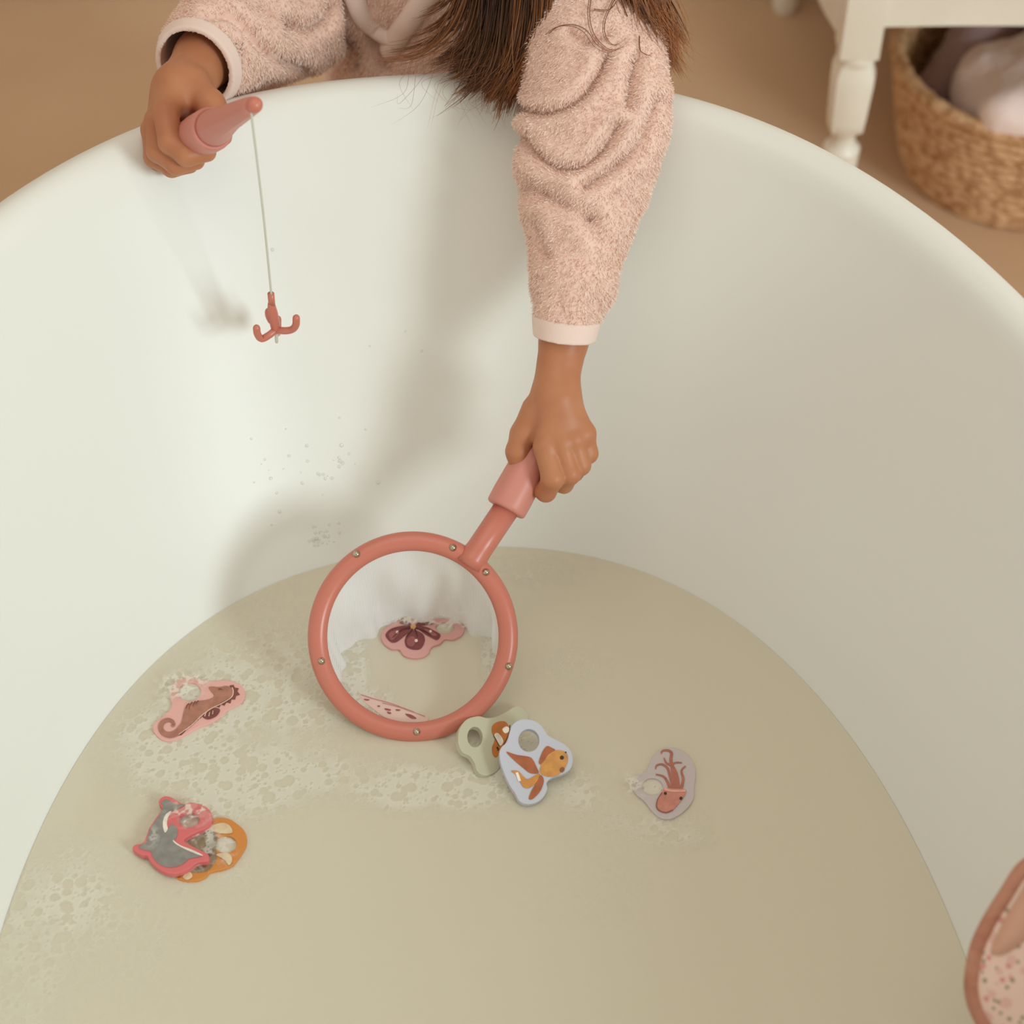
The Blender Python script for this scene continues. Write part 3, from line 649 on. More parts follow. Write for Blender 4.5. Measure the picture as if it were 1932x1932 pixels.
for ax_ in ('X', 'Z'):
    w = nt.nodes.new('ShaderNodeTexWave'); w.bands_direction = ax_; w.inputs['Scale'].default_value = 330; w.inputs['Distortion'].default_value = .5; nt.links.new(tc.outputs['Object'], w.inputs['Vector']); wvs.append(w)
mm = nt.nodes.new('ShaderNodeMath'); mm.operation = 'MAXIMUM'; nt.links.new(wvs[0].outputs['Fac'], mm.inputs[0]); nt.links.new(wvs[1].outputs['Fac'], mm.inputs[1])
mr = nt.nodes.new('ShaderNodeMapRange'); mr.inputs['To Min'].default_value = .55; mr.inputs['To Max'].default_value = .86; nt.links.new(mm.outputs[0], mr.inputs['Value']); nt.links.new(mr.outputs[0], b.inputs['Alpha'])
V = []; n = 120; rows = 26
for r_ in range(rows):
    f = r_ / (rows - 1)
    for a in np.linspace(0, 2 * np.pi, n + 1)[:-1]:
        sa_ = math.sin(a); rad = 170 * k1 * (1 - (.16 - .16 * max(0, sa_)) * f - (.30 - .2 * max(0, sa_)) * max(0, f - .7) ** 1.0 * 2) + .0042 * f ** .7 * math.sin(a * 9 + 3 * f) + .0026 * f * math.sin(a * 17 - 4 * f)
        p = nc + ux * rad * math.cos(a) + uy * rad * math.sin(a) * (1 - .08 * f)
        dz = .085 * f; p += Vector((.006 * f, .012 * f, 0)); zt = max(WZ - .028, min(p.z - dz, p.z)); p.z = zt; V.append(p)
i, k = np.meshgrid(np.arange(rows - 1), np.arange(n), indexing='ij'); k2 = (k + 1) % n
me = np_mesh('net_bag', np.array([tuple(v) for v in V]), np.stack([i * n + k, i * n + k2, (i + 1) * n + k2, (i + 1) * n + k], -1).reshape(-1, 4))
NB = obj('net_bag', me, M_mesh, NT); NB['label'] = 'white fine mesh bag'

# ------------------------------------------------------------------ floating foam toys
def art_mat(c, r=.4): return mat('print_%d_%d_%d' % c, c, r, .4, coat=.2, var=(170, tuple(int(v * .88) for v in c), .38, .72))
mats = {}
def AM(c):
    if c not in mats: mats[c] = art_mat(c)
    return mats[c]
def fill(bm, loops):
    es = []
    for lp in loops:
        vs_ = [bm.verts.new(p) for p in lp]; es += [bm.edges.new((vs_[q_], vs_[(q_ + 1) % len(vs_)])) for q_ in range(len(vs_))]
    return bmesh.ops.triangle_fill(bm, use_beauty=True, use_dissolve=False, edges=es)
def make_toy(name, label, crop, outline, hole, color, plane, th, arts, group='foam bath toys'):
    """crop=(ox,oy,scale) of the tracing; plane=(point, normal); arts: list of (name, colour, kind, data)"""
    ox, oy, sc = crop; n = Vector(plane[1]).normalized(); pt = Vector(plane[0])
    tp = lambda q_: on_plane(ox + q_[0] / sc, oy + q_[1] / sc, pt, n)
    out = [tp(q_) for q_ in catmull(outline, 6, True)]; loops = [out]
    hc = None
    if hole:
        hx_, hy_, rx, ry = hole; loops.append([tp((hx_ + rx * math.cos(a), hy_ + ry * math.sin(a))) for a in np.linspace(0, 2 * np.pi, 41)[:-1]])
    root = thing(name, label, 'bath toy', tuple(sum(out, Vector()) / len(out)), group)
    bm = bmesh.new(); fill(bm, loops); bmesh.ops.recalc_face_normals(bm, faces=bm.faces)
    if sum((f.normal.dot(n) * f.calc_area() for f in bm.faces)) < 0: bmesh.ops.reverse_faces(bm, faces=bm.faces)
    ext = bmesh.ops.extrude_face_region(bm, geom=list(bm.faces)); vs_ = [v for v in ext['geom'] if isinstance(v, bmesh.types.BMVert)]
    top = {v for v in vs_}
    for v in bm.verts:
        if v not in top: v.co -= n * th
    be = [e for e in bm.edges if e.verts[0] in top and e.verts[1] in top and any(len(set(f.verts) & top) < len(f.verts) for f in e.link_faces)]
    bmesh.ops.recalc_face_normals(bm, faces=bm.faces)
    bmesh.ops.bevel(bm, geom=be, offset=.0007, segments=2, affect='EDGES', profile=.6)
    o = from_bm('foam_body', bm, mat('eva_foam_%d_%d_%d' % color, color, .42, .4, coat=.15), root, sm=False)
    lift = .00025
    for an_, col, kind, data in arts:
        bm = bmesh.new(); lift += .00006
        if kind == 'poly':
            for lp in data:
                lift += .00002; fill(bm, [[tp(q_) + n * lift for q_ in catmull(lp, 4, True)]])
        elif kind == 'sharp':
            for lp in data: fill(bm, [[tp(q_) + n * lift for q_ in lp]])
        elif kind == 'stroke':
            for lp, w0, w1 in data:
                lift += .00005
                c = catmull(lp, 5); t = np.gradient(c, axis=0); t /= np.linalg.norm(t, axis=1)[:, None]; nn_ = np.stack([-t[:, 1], t[:, 0]], 1); w = np.linspace(w0, w1, len(c))[:, None] / 2
                A = [bm.verts.new(tp(q_) + n * lift) for q_ in c + nn_ * w]; B_ = [bm.verts.new(tp(q_) + n * lift) for q_ in c - nn_ * w]
                for q_ in range(len(A) - 1): bm.faces.new((A[q_], A[q_ + 1], B_[q_ + 1], B_[q_]))
        elif kind == 'dots':
            for x, y, r_ in data: fill(bm, [[tp((x + r_ * math.cos(a), y + r_ * math.sin(a))) + n * lift for a in np.linspace(0, 2 * np.pi, 15)[:-1]]])
        bmesh.ops.recalc_face_normals(bm, faces=bm.faces)
        if sum((f.normal.dot(n) * f.calc_area() for f in bm.faces)) < 0: bmesh.ops.reverse_faces(bm, faces=bm.faces)
        from_bm(an_, bm, AM(col), root, sm=False)
    return root
T0 = WZ + .0022
c6 = (230, 1250, 4.293); c7 = (840, 1310, 3.864); c9 = (600, 1010, 4.953)
make_toy('foam_toy', 'pink foam toy with brown seahorse print, floating alone at upper left', c6,
    [(290, 600), (252, 545), (262, 490), (310, 450), (370, 400), (402, 350), (395, 310), (388, 240), (405, 190), (450, 142), (520, 118), (590, 120), (650, 136), (720, 148), (820, 142), (900, 150), (960, 180), (996, 230), (990, 290), (950, 335), (880, 372), (820, 412), (770, 460), (700, 497), (620, 525), (540, 570), (470, 605), (400, 632), (340, 630)],
    (548, 235, 92, 74), (226, 172, 164), ((0, 0, T0), (0, 0, 1)), .004,
    [('printed_ridge', (132, 74, 68), 'sharp', [[(870, 188), (905, 182), (915, 205), (947, 210), (936, 236), (957, 262), (925, 272), (917, 302), (887, 300), (880, 332), (847, 325), (830, 352), (802, 340), (790, 367), (748, 352), (800, 318), (878, 275), (897, 230)], [(650, 430), (640, 452), (622, 448), (618, 470), (597, 462), (590, 492), (565, 490), (557, 522), (532, 525), (515, 557), (482, 590), (452, 592), (540, 515), (600, 455), (640, 415)]]),
     ('printed_fin', (126, 70, 66), 'poly', [[(650, 430), (700, 382), (760, 370), (795, 385), (772, 430), (722, 458), (680, 460)]]),
     ('printed_body', (178, 122, 102), 'poly', [[(705, 205), (735, 197), (790, 202), (850, 192), (892, 215), (897, 262), (860, 298), (780, 340), (700, 390), (620, 452), (540, 522), (470, 577), (410, 600), (440, 540), (480, 490), (495, 430), (512, 370), (550, 335), (620, 314), (690, 305), (737, 286), (747, 264), (725, 240)]]),
     ('printed_tail', (174, 118, 100), 'stroke', [([(455, 565), (400, 588), (345, 578), (315, 535), (330, 488), (375, 468), (412, 482), (420, 508), (400, 515)], 52, 20)]),
     ('printed_highlight', (226, 190, 172), 'stroke', [([(893, 205), (903, 240), (888, 285), (820, 330), (720, 380), (640, 440), (560, 515), (460, 588)], 9, 7), ([(672, 440), (680, 415), (690, 405)], 9, 5), ([(705, 440), (712, 405)], 9, 5), ([(735, 425), (740, 395)], 9, 5)]),
     ('printed_marking', (112, 62, 52), 'stroke', [([(545, 335), (525, 355), (520, 378)], 7, 3), ([(570, 325), (552, 350), (545, 385)], 7, 3), ([(597, 318), (585, 335), (575, 362)], 7, 3), ([(622, 314), (610, 325), (600, 345)], 7, 3), ([(785, 226), (800, 220), (815, 226)], 8, 4)])])
make_toy('foam_toy', 'orange foam toy with grey turtle print, half hidden beneath the dolphin', c6,
    [(735, 1262), (800, 1255), (870, 1265), (940, 1310), (990, 1360), (1011, 1420), (1005, 1480), (972, 1545), (940, 1590), (900, 1640), (840, 1670), (770, 1685), (712, 1700), (680, 1735), (620, 1764), (550, 1770), (480, 1760), (430, 1732), (415, 1700), (450, 1620), (500, 1520), (560, 1440), (620, 1370), (680, 1300)],
    (840, 1470, 88, 70), (206, 134, 62), ((0, 0, T0), (0, 0, 1)), .004,
    [('printed_shell', (142, 124, 98), 'poly', [[(640, 1350), (700, 1335), (758, 1385), (776, 1430), (758, 1500), (772, 1560), (752, 1620), (690, 1690), (600, 1702), (540, 1690), (520, 1600), (540, 1480), (580, 1400)]]),
     ('printed_shell_plate', (112, 92, 64), 'poly', [[(640, 1355), (690, 1340), (740, 1380), (755, 1425), (700, 1420), (655, 1395)], [(660, 1500), (720, 1470), (745, 1530), (700, 1580)], [(600, 1620), (660, 1600), (690, 1650), (620, 1680)]]),
     ('printed_flipper', (226, 204, 166), 'poly', [[(705, 1345), (760, 1312), (830, 1302), (880, 1332), (896, 1378), (850, 1390), (790, 1385), (745, 1372)], [(765, 1560), (820, 1545), (870, 1552), (894, 1600), (868, 1646), (830, 1600)], [(492, 1738), (550, 1700), (572, 1738), (530, 1764)]]),
     ('printed_spot', (150, 78, 34), 'poly', [[(430, 1716), (490, 1702), (470, 1746), (440, 1738)]])])
make_toy('foam_toy', 'rose pink foam toy with grey dolphin print, lying on the orange toy', c6,
    [(300, 1140), (303, 1110), (340, 1083), (390, 1086), (440, 1112), (490, 1140), (560, 1132), (640, 1146), (700, 1182), (732, 1240), (720, 1300), (670, 1345), (600, 1375), (540, 1405), (505, 1440), (560, 1480), (640, 1520), (690, 1545), (709, 1580), (690, 1608), (610, 1620), (540, 1670), (470, 1700), (400, 1710), (330, 1690), (270, 1650), (225, 1600), (200, 1562), (150, 1555), (92, 1520), (88, 1490), (120, 1470), (165, 1460), (200, 1400), (220, 1340), (260, 1280), (310, 1210), (325, 1180)],
    (543, 1270, 84, 62), (212, 108, 108), ((0, 0, T0 + .0048), (0, 0, 1)), .0045,
    [('printed_dolphin', (140, 138, 132), 'poly', [[(318, 1140), (332, 1120), (370, 1113), (420, 1142), (470, 1152), (518, 1152), (470, 1180), (420, 1200), (385, 1216), (352, 1280), (345, 1330), (372, 1350), (400, 1312), (422, 1318), (447, 1345), (450, 1400), (427, 1440), (455, 1480), (520, 1518), (600, 1550), (648, 1570), (600, 1582), (545, 1592), (500, 1630), (440, 1655), (380, 1660), (310, 1640), (260, 1590), (230, 1532), (180, 1520), (137, 1500), (150, 1482), (195, 1460), (215, 1400), (236, 1340), (290, 1260), (326, 1200), (335, 1165)]]),
     ('printed_belly', (238, 228, 214), 'poly', [[(402, 1206), (374, 1260), (366, 1310), (372, 1350), (350, 1380), (334, 1340), (335, 1280), (360, 1228)], [(416, 1440), (470, 1480), (560, 1515), (640, 1552), (656, 1568), (600, 1552), (500, 1508), (428, 1466)]])])
# toy half out of the water, leaning on the ring
gp = on_plane(940, 1400, (0, 0, WZ + .006))
make_toy('foam_toy', 'translucent green foam toy with orange striped fish print, leaning on the net ring', c7,
    [(95, 300), (110, 240), (160, 180), (240, 157), (300, 170), (360, 165), (440, 130), (500, 90), (540, 85), (580, 110), (606, 160), (590, 210), (540, 290), (480, 390), (430, 470), (392, 545), (340, 582), (280, 590), (235, 560), (215, 500), (180, 450), (125, 420), (98, 360)],
    (218, 310, 55, 74), (196, 193, 168), (gp, (.36, -.20, .91)), .005,
    [('printed_fish', (196, 116, 48), 'poly', [[(342, 232), (380, 202), (430, 198), (458, 225), (472, 270), (445, 340), (402, 420), (370, 460), (346, 440), (340, 390), (360, 330), (340, 280)]]),
     ('printed_stripe', (246, 234, 216), 'poly', [[(415, 255), (448, 235), (470, 262), (437, 286)], [(355, 302), (385, 285), (422, 340), (397, 376)]]),
     ('printed_marking', (58, 38, 26), 'stroke', [([(374, 388), (385, 400), (380, 412)], 14, 8), ([(350, 300), (394, 380)], 5, 5), ([(470, 225), (462, 290), (430, 360), (400, 425)], 6, 4)])])
bp = on_plane(1000, 1450, (0, 0, WZ + .013))
make_toy('foam_toy', 'pale blue foam toy with goldfish print, resting tilted on the green toy', c7,
    [(395, 430), (410, 385), (450, 345), (466, 290), (490, 222), (540, 186), (600, 181), (660, 196), (710, 237), (745, 292), (800, 325), (870, 362), (915, 410), (932, 470), (915, 540), (860, 580), (790, 602), (742, 640), (745, 690), (715, 750), (660, 790), (590, 800), (540, 777), (510, 722), (475, 670), (440, 600), (407, 510)],
    (610, 335, 76, 82), (196, 200, 212), (bp, (.12, -.30, .94)), .005,
    [('printed_body', (214, 150, 72), 'poly', [[(690, 540), (712, 480), (750, 430), (800, 408), (860, 413), (890, 440), (893, 490), (870, 542), (820, 590), (760, 602), (715, 592), (690, 570)]]),
     ('printed_fin', (176, 94, 44), 'poly', [[(682, 490), (708, 420), (740, 379), (775, 390), (800, 408), (752, 440), (717, 490), (692, 512)], [(445, 420), (520, 442), (610, 456), (640, 480), (665, 530), (680, 575), (620, 576), (570, 540), (500, 480)], [(690, 590), (715, 610), (716, 650), (690, 710), (640, 762), (608, 762), (630, 700), (660, 650)]]),
     ('printed_tail', (212, 142, 60), 'poly', [[(480, 560), (530, 560), (562, 592), (600, 620), (650, 595), (690, 580), (665, 640), (620, 680), (575, 682), (545, 640), (520, 592)]]),
     ('printed_highlight', (248, 240, 226), 'sharp', [[(512, 574), (530, 568), (552, 632), (532, 637)]]),
     ('printed_marking', (52, 32, 22), 'dots', [(850, 463, 15), (878, 425, 6)]),
     ('printed_mouth', (146, 84, 40), 'poly', [[(835, 545), (855, 532), (870, 545), (858, 568), (838, 566)]])])
make_toy('foam_toy', 'lilac grey foam toy with pink squid print, floating alone at right', c7,
    [(1360, 670), (1367, 620), (1400, 580), (1460, 560), (1490, 500), (1522, 440), (1570, 396), (1630, 384), (1710, 401), (1780, 450), (1820, 520), (1826, 590), (1816, 680), (1814, 750), (1772, 820), (1700, 882), (1630, 908), (1560, 895), (1500, 840), (1450, 775), (1395, 730)],
    (1510, 672, 76, 62), (196, 186, 186), ((0, 0, T0), (0, 0, 1)), .004,
    [('printed_tentacle', (182, 112, 94), 'stroke', [([(1640, 690), (1620, 640), (1590, 600), (1535, 585)], 24, 10), ([(1665, 690), (1640, 600), (1620, 540), (1580, 512), (1540, 522), (1534, 546)], 24, 9), ([(1680, 690), (1660, 560), (1645, 480), (1650, 430), (1620, 410), (1582, 415), (1575, 435)], 30, 9), ([(1700, 690), (1690, 600), (1660, 530), (1612, 502), (1595, 465)], 26, 9), ([(1720, 690), (1735, 620), (1722, 560), (1752, 525)], 24, 9), ([(1650, 520), (1680, 500), (1726, 502)], 14, 8)]),
     ('printed_mantle', (206, 138, 120), 'poly', [[(1600, 687), (1580, 720), (1549, 770), (1540, 820), (1560, 850), (1610, 865), (1660, 846), (1710, 790), (1745, 740), (1756, 705), (1730, 692), (1660, 690)]]),
     ('printed_edge', (160, 86, 72), 'stroke', [([(1580, 720), (1549, 770), (1540, 820), (1560, 850), (1610, 865), (1660, 846)], 7, 7)]),
     ('printed_collar', (230, 176, 158), 'stroke', [([(1598, 692), (1650, 708), (1752, 708)], 20, 16)]),
     ('printed_marking', (60, 40, 36), 'dots', [(1604, 727, 11), (1718, 763, 12)])])
make_toy('foam_toy', 'mauve foam toy with dark red flower print, floating inside the net', c9,
    [(590, 960), (600, 900), (650, 850), (720, 810), (800, 775), (900, 750), (1000, 755), (1080, 775), (1150, 775), (1240, 770), (1320, 795), (1368, 860), (1342, 930), (1262, 970), (1185, 970), (1140, 1010), (1062, 1042), (1030, 1100), (970, 1138), (880, 1144), (800, 1120), (758, 1065), (690, 1060), (625, 1022)],
    (1185, 862, 86, 54), (212, 158, 152), ((0, 0, T0), (0, 0, 1)), .004,
    [('printed_petal', (124, 60, 62), 'poly', [[(880, 835), (780, 848), (690, 872), (640, 912), (634, 950), (680, 1000), (732, 1000), (800, 950), (850, 900)], [(890, 890), (832, 940), (810, 990), (830, 1048), (900, 1072), (962, 1060), (999, 990), (985, 930), (940, 900)], [(915, 850), (1010, 858), (1080, 890), (1145, 932), (1115, 980), (1060, 960), (990, 920)], [(905, 845), (960, 812), (1070, 820), (1062, 836), (990, 846)], [(760, 820), (820, 800), (880, 840), (850, 850)]]),
     ('printed_petal_shade', (160, 92, 88), 'poly', [[(660, 930), (700, 895), (760, 890), (740, 940), (690, 985)], [(830, 990), (860, 950), (905, 960), (900, 1030), (850, 1040)], [(1000, 880), (1060, 895), (1110, 935), (1080, 945), (1010, 910)]]),
     ('printed_highlight', (240, 214, 202), 'dots', [(742, 910, 14), (918, 988, 15), (1052, 900, 12)]),
     ('printed_centre', (218, 156, 84), 'dots', [(890, 858, 26)]),
     ('printed_vein', (84, 34, 36), 'stroke', [([(885, 880), (840, 930), (820, 960)], 16, 4), ([(905, 880), (925, 930), (930, 955)], 12, 4), ([(910, 872), (1000, 900), (1060, 940)], 16, 4), ([(860, 868), (780, 890), (700, 960)], 12, 4)])])
make_toy('foam_toy', 'pale pink spotted foam toy at the bottom edge inside the net', c9,
    [(385, 1495), (420, 1484), (480, 1496), (600, 1530), (720, 1568), (850, 1620), (960, 1668), (1030, 1705), (1000, 1780), (900, 1800), (760, 1770), (620, 1700), (500, 1610), (420, 1545)],
    None, (226, 196, 184), ((0, 0, WZ + .0012), (0, 0, 1)), .006,
    [('printed_spot', (168, 92, 92), 'poly', [[(430, 1530), (480, 1535), (470, 1546), (440, 1543)], [(625, 1618), (680, 1628), (670, 1642), (630, 1634)], [(560, 1592), (580, 1594), (575, 1606), (555, 1602)], [(650, 1650), (685, 1660), (672, 1672), (650, 1664)], [(730, 1628), (770, 1632), (760, 1642), (730, 1640)], [(815, 1672), (870, 1678), (920, 1712), (870, 1712)]]),
     ('printed_line', (190, 130, 122), 'stroke', [([(400, 1492), (520, 1530), (700, 1580), (900, 1655)], 6, 6), ([(600, 1570), (760, 1610), (1000, 1695)], 5, 5)])])

# ------------------------------------------------------------------ bath foam and droplets
M_foam = mat('soap_foam', (236, 233, 218), .5, .4)
nt = M_foam.node_tree; a_ = nt.nodes.new('ShaderNodeAttribute'); a_.attribute_name = 'foam_cover'; nt.links.new(a_.outputs['Fac'], nt.nodes['Principled BSDF'].inputs['Alpha'])
def foam_sheet(z, blobs, h, holes, seed, amp=.62, thr=.42):
    W_ = [(np.array(on_plane(x, y, (0, 0, z)))[:2], rx, ry, s) for x, y, rx, ry, s in blobs]
    lo = np.min([c - max(a, b_) * 2.1 for c, a, b_, _ in W_], 0); hi = np.max([c + max(a, b_) * 2.1 for c, a, b_, _ in W_], 0)
    nx, ny = ((hi - lo) / h).astype(int) + 1; gx, gy = np.meshgrid(np.arange(nx), np.arange(ny), indexing='ij'); p = lo + np.stack([gx.ravel(), gy.ravel()], 1) * h
    d = np.zeros(len(p))
    for c, a, b_, s in W_:
        q_ = (p - c) / [a, b_]; d = np.maximum(d, s * np.exp(-(q_ ** 2).sum(1)))
    nz = .5 * vnoise(p, 28, seed) + .3 * vnoise(p, 75, seed + 1) + .2 * vnoise(p, 240, seed + 2)
    den = np.clip((d * (.35 + 1.3 * nz) - .16) * 1.9, 0, 1) * amp
    r = np.random.default_rng(seed); D = den.reshape(nx, ny); bub = np.zeros((nx, ny))
    cand = np.argwhere(D > .06)
    for _ in range(holes):
        cx, cy = cand[r.integers(len(cand))]; rr = (.0006 + .0036 * r.random() ** 6) / h; w = int(rr + 2)
        x0, x1, y0, y1 = max(cx - w, 0), min(cx + w + 1, nx), max(cy - w, 0), min(cy + w + 1, ny)
        X, Y = np.meshgrid(np.arange(x0, x1), np.arange(y0, y1), indexing='ij'); dd = np.hypot(X - cx - r.random(), Y - cy - r.random())
        D[x0:x1, y0:y1] *= 1 - np.clip(rr - dd + .5, 0, 1) * .75; bub[x0:x1, y0:y1] = np.maximum(bub[x0:x1, y0:y1], np.exp(-((dd - rr) * 1.0) ** 2) * .5)
    D = np.clip(D + bub * (D > .03) * .12, 0, 1)
    u = (p[:, 0] - (-.011)) * math.cos(PHI) + (p[:, 1] - .461) * math.sin(PHI); v = -(p[:, 0] + .011) * math.sin(PHI) + (p[:, 1] - .461) * math.cos(PHI)
    ins = (np.abs(u / .314) ** EXP + np.abs(v / .497) ** EXP) < 1
    D = D * ins.reshape(nx, ny)
    k = (D[:-1, :-1] > .02) | (D[1:, :-1] > .02) | (D[1:, 1:] > .02) | (D[:-1, 1:] > .02)
    ii, jj = np.nonzero(k); Q = np.stack([ii * ny + jj, (ii + 1) * ny + jj, (ii + 1) * ny + jj + 1, ii * ny + jj + 1], 1)
    V = np.concatenate([p, (z + .0004 + .0006 * D.ravel() + .0003 * bub.ravel())[:, None]], 1); us = np.zeros(len(V), bool); us[Q.ravel()] = True; rm = np.cumsum(us) - 1
    return V[us], rm[Q], D.ravel()[us]
parts = [foam_sheet(WZ, [(430, 1330, .045, .06, .85), (520, 1250, .06, .05, .6), (330, 1400, .05, .05, .8), (470, 1450, .055, .045, .95), (560, 1380, .05, .05, .75), (420, 1510, .04, .03, .7), (640, 1460, .05, .03, .7),
        (760, 1490, .06, .020, 1.0), (870, 1490, .045, .02, 1.0), (960, 1470, .035, .02, .8), (900, 1420, .03, .03, .6), (470, 1150, .05, .05, .35), (300, 1640, .09, .03, .45), (120, 1700, .07, .05, .6), (60, 1840, .06, .06, .55), (200, 1790, .06, .06, .4),
        (1110, 1500, .03, .03, .6), (1200, 1560, .05, .02, .62), (1270, 1580, .03, .015, .6), (1080, 1260, .04, .03, .35), (1000, 1080, .05, .02, .45), (1100, 1640, .06, .05, .3), (760, 1160, .05, .012, 1.3), (850, 1165, .03, .01, 1.2), (357, 1305, .009, .008, 1.8), (425, 1592, .009, .008, 1.8), (356, 1546, .009, .008, 1.3), (1231, 1484, .008, .007, 1.8), (1000, 1399, .012, .012, 1.8), (898, 1392, .014, .014, 1.6), (665, 1270, .012, .035, 1.1), (700, 1330, .018, .015, 1.0), (925, 1240, .008, .03, .9)], .0011, 5200, 31),
     foam_sheet(T0 + .0012, [(345, 1292, .016, .012, 1.2), (365, 1283, .014, .008, .9), (312, 1330, .008, .01, .5), (800, 1163, .032, .007, 1.6), (860, 1176, .014, .008, .8), (1195, 1480, .008, .012, .8), (370, 1615, .022, .012, .7), (385, 1580, .012, .012, .6)], .0007, 900, 41),
     foam_sheet(T0 + .0058, [(360, 1533, .016, .010, .95), (285, 1580, .006, .01, .6)], .0007, 260, 51)]
bs = np.cumsum([0] + [len(q_[0]) for q_ in parts])
me = np_mesh('bath_foam', np.concatenate([q_[0] for q_ in parts]), np.concatenate([q_[1] + bs[n_] for n_, q_ in enumerate(parts)]))
at = me.attributes.new('foam_cover', 'FLOAT', 'POINT'); at.data.foreach_set('value', np.concatenate([q_[2] for q_ in parts]).astype(np.float32))
fo = obj('bath_foam', me, M_foam); fo['kind'] = 'stuff'; tag(fo, 'thin white soap foam with bubbles drifting on the bath water', 'foam')

def wall_hit(px, py):
    """first point of the tub's inner wall along a line of sight"""
    o = Vector((0, 0, CAMZ)); d = (P(px, py, 1) - o).normalized(); ok, loc, nrm, _ = tub.ray_cast(o, d); return (loc, nrm) if ok else (None, None)
bpy.context.view_layer.update()
M_drop = mat('water_drop', (240, 240, 234), .04, .9, alpha=.45)
bm = bmesh.new()
spots = [(535, 885), (522, 930), (618, 898), (474, 828), (514, 471), (595, 1005), (603, 1018), (590, 1018), (612, 1012), (640, 1005), (630, 1022), (600, 1028), (644, 840), (698, 653), (765, 625), (795, 662), (545, 860), (580, 870), (640, 880), (1680, 1525)]
for x, y in spots + [(rng.normal(604, 16), rng.normal(1014, 12)) for _ in range(22)] + [(rng.normal(590, 60), rng.normal(870, 40)) for _ in range(26)]:
    loc, nrm = wall_hit(x, y)
    if loc is None or loc.z < WZ: continue
    m_ = Matrix.Translation(loc) @ nrm.to_track_quat('Z', 'Y').to_matrix().to_4x4() @ Matrix.Diagonal((1, 1, .55, 1))
    bmesh.ops.create_icosphere(bm, subdivisions=2, radius=rng.uniform(.0006, .0017), matrix=m_)
dr_ = from_bm('water_droplets', bm, M_drop); dr_['kind'] = 'stuff'; tag(dr_, 'scattered water droplets clinging to the inner tub wall', 'water droplets')

# ------------------------------------------------------------------ wash mitt hanging at the near right
M_mitt = mat('floral_cotton', (228, 196, 178), .9, .1, sheen=.2)
nt = M_mitt.node_tree; tc = nt.nodes.new('ShaderNodeTexCoord'); b = nt.nodes['Principled BSDF']
col = None
for sc_, th_, c_, sd_ in ((130, .24, (214, 150, 144), 1), (150, .22, (160, 150, 122), 2), (105, .34, (222, 180, 168), 3)):
    v_ = nt.nodes.new('ShaderNodeTexVoronoi'); v_.inputs['Scale'].default_value = sc_; mp_ = nt.nodes.new('ShaderNodeMapping'); mp_.inputs['Location'].default_value = (sd_ * 3.1, sd_ * 1.7, sd_)
    nt.links.new(tc.outputs['Object'], mp_.inputs[0]); nt.links.new(mp_.outputs[0], v_.inputs['Vector'])
    lt_ = nt.nodes.new('ShaderNodeMath'); lt_.operation = 'LESS_THAN'; lt_.inputs[1].default_value = th_; nt.links.new(v_.outputs['Distance'], lt_.inputs[0])
    mi = nt.nodes.new('ShaderNodeMix'); mi.data_type = 'RGBA'; mi.inputs[7].default_value = (*lin(c_), 1)
    if col is None: mi.inputs[6].default_value = (*lin((230, 200, 184)), 1)
    else: nt.links.new(col, mi.inputs[6])
    nt.links.new(lt_.outputs[0], mi.inputs[0]); col = mi.outputs[2]
nt.links.new(col, b.inputs['Base Color'])
M_rust = mat('rust_pink_terry', (192, 138, 116), .95, .1, sheen=.2, var=(60, (172, 112, 90), .4, .7), bump=(200, .6, .004))
M_flap = mat('pink_lining', (206, 162, 140), .95, .1)
MD = 1.085; mo = P(1965, 1830, MD)
WM = thing('wash_mitt', 'pink speckled wash mitt with rust terry edging hanging over the near right rim', 'wash mitt', tuple(mo))
ml = catmull([(1934, 1640), (1900, 1690), (1870, 1738), (1848, 1785), (1838, 1830), (1836, 1868), (1846, 1905), (1868, 1942), (1900, 1975), (1950, 1995), (2010, 1985), (2060, 1930), (2080, 1850), (2060, 1750), (2020, 1670), (1978, 1622)], 6, True)
mn = Vector((0, -CO, SI)); edge = [P(x, y, MD) for x, y in ml]
bm = bmesh.new(); cen_ = P(1962, 1830, MD); rws = []
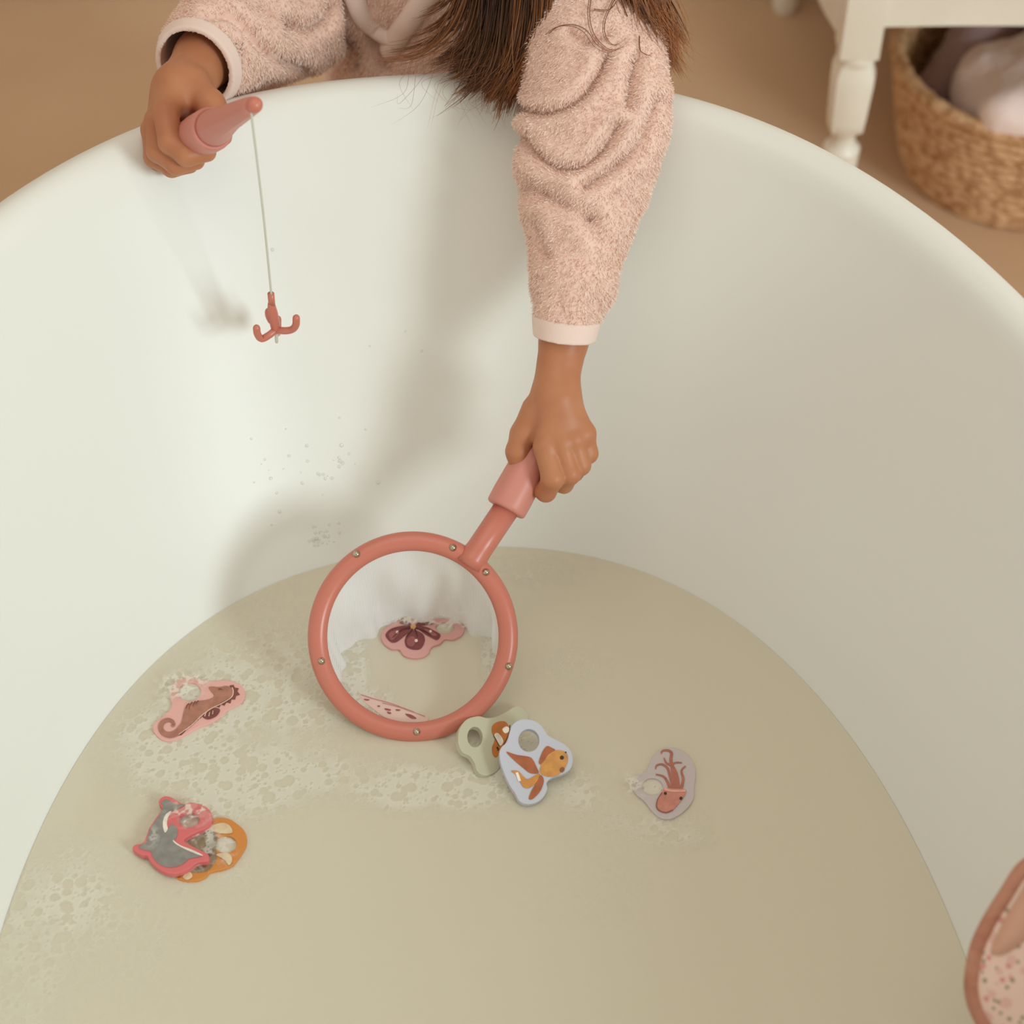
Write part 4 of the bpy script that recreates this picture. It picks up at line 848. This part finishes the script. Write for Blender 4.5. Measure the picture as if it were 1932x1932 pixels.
for s_ in (1, -1):
    for r_ in np.linspace(0, 1, 13):
        if s_ == -1 and r_ == 0: pass
        rws.append([bm.verts.new(cen_.lerp(e_, math.sin(r_ * math.pi / 2)) + mn * s_ * .016 * math.cos(r_ * math.pi / 2)) for e_ in (edge if r_ > 0 else [cen_ + (e_ - cen_) * .02 for e_ in edge])])
for grp in (rws[:13], rws[13:]):
    for a, b_ in zip(grp, grp[1:]):
        for q_ in range(len(edge)): bm.faces.new((a[q_], a[(q_ + 1) % len(edge)], b_[(q_ + 1) % len(edge)], b_[q_]))
    bm.faces.new(grp[0])
bmesh.ops.remove_doubles(bm, verts=bm.verts, dist=1e-5); bmesh.ops.recalc_face_normals(bm, faces=bm.faces); from_bm('mitt_body', bm, M_mitt, WM)
bm = bmesh.new(); tube(bm, edge + [edge[0], edge[1]], .0052, 12); pe = from_bm('piping', bm, M_rust, WM); pe['label'] = 'rust pink terry edging'
bm = bmesh.new(); fl = catmull([(1938, 1650), (1905, 1700), (1880, 1745), (1862, 1790), (1875, 1800), (1900, 1788), (1935, 1762), (1975, 1720), (1990, 1660), (1965, 1635)], 5, True)
fc = P(1925, 1722, MD); fe = [P(x, y, MD) for x, y in fl]; r0 = [bm.verts.new(q_ + mn * .008) for q_ in fe]; r1 = [bm.verts.new(fc.lerp(q_, .85) + mn * .0135) for q_ in fe]; r2 = [bm.verts.new(fc.lerp(q_, .4) + mn * .0165) for q_ in fe]
for a, b_ in ((r0, r1), (r1, r2)):
    for q_ in range(len(fe)): bm.faces.new((a[q_], a[(q_ + 1) % len(fe)], b_[(q_ + 1) % len(fe)], b_[q_]))
bm.faces.new(r2); bmesh.ops.recalc_face_normals(bm, faces=bm.faces); from_bm('lining_flap', bm, M_flap, WM)
bm = bmesh.new(); a0 = P(2068, 1800, MD)
lp = [a0, a0 + Vector((.03, .02, .03)), Vector((.364, a0.y + .03, .528)), Vector((.388, a0.y + .035, .566)), Vector((.412, a0.y + .035, .5695)), Vector((.434, a0.y + .03, .558)), Vector((.437, a0.y + .028, .50)), Vector((.432, a0.y + .025, .44))]
tube(bm, catmull(lp, 6), .0055, 10, flat=((0, 1, 0), 1.0)); from_bm('hanging_loop', bm, M_rust, WM)
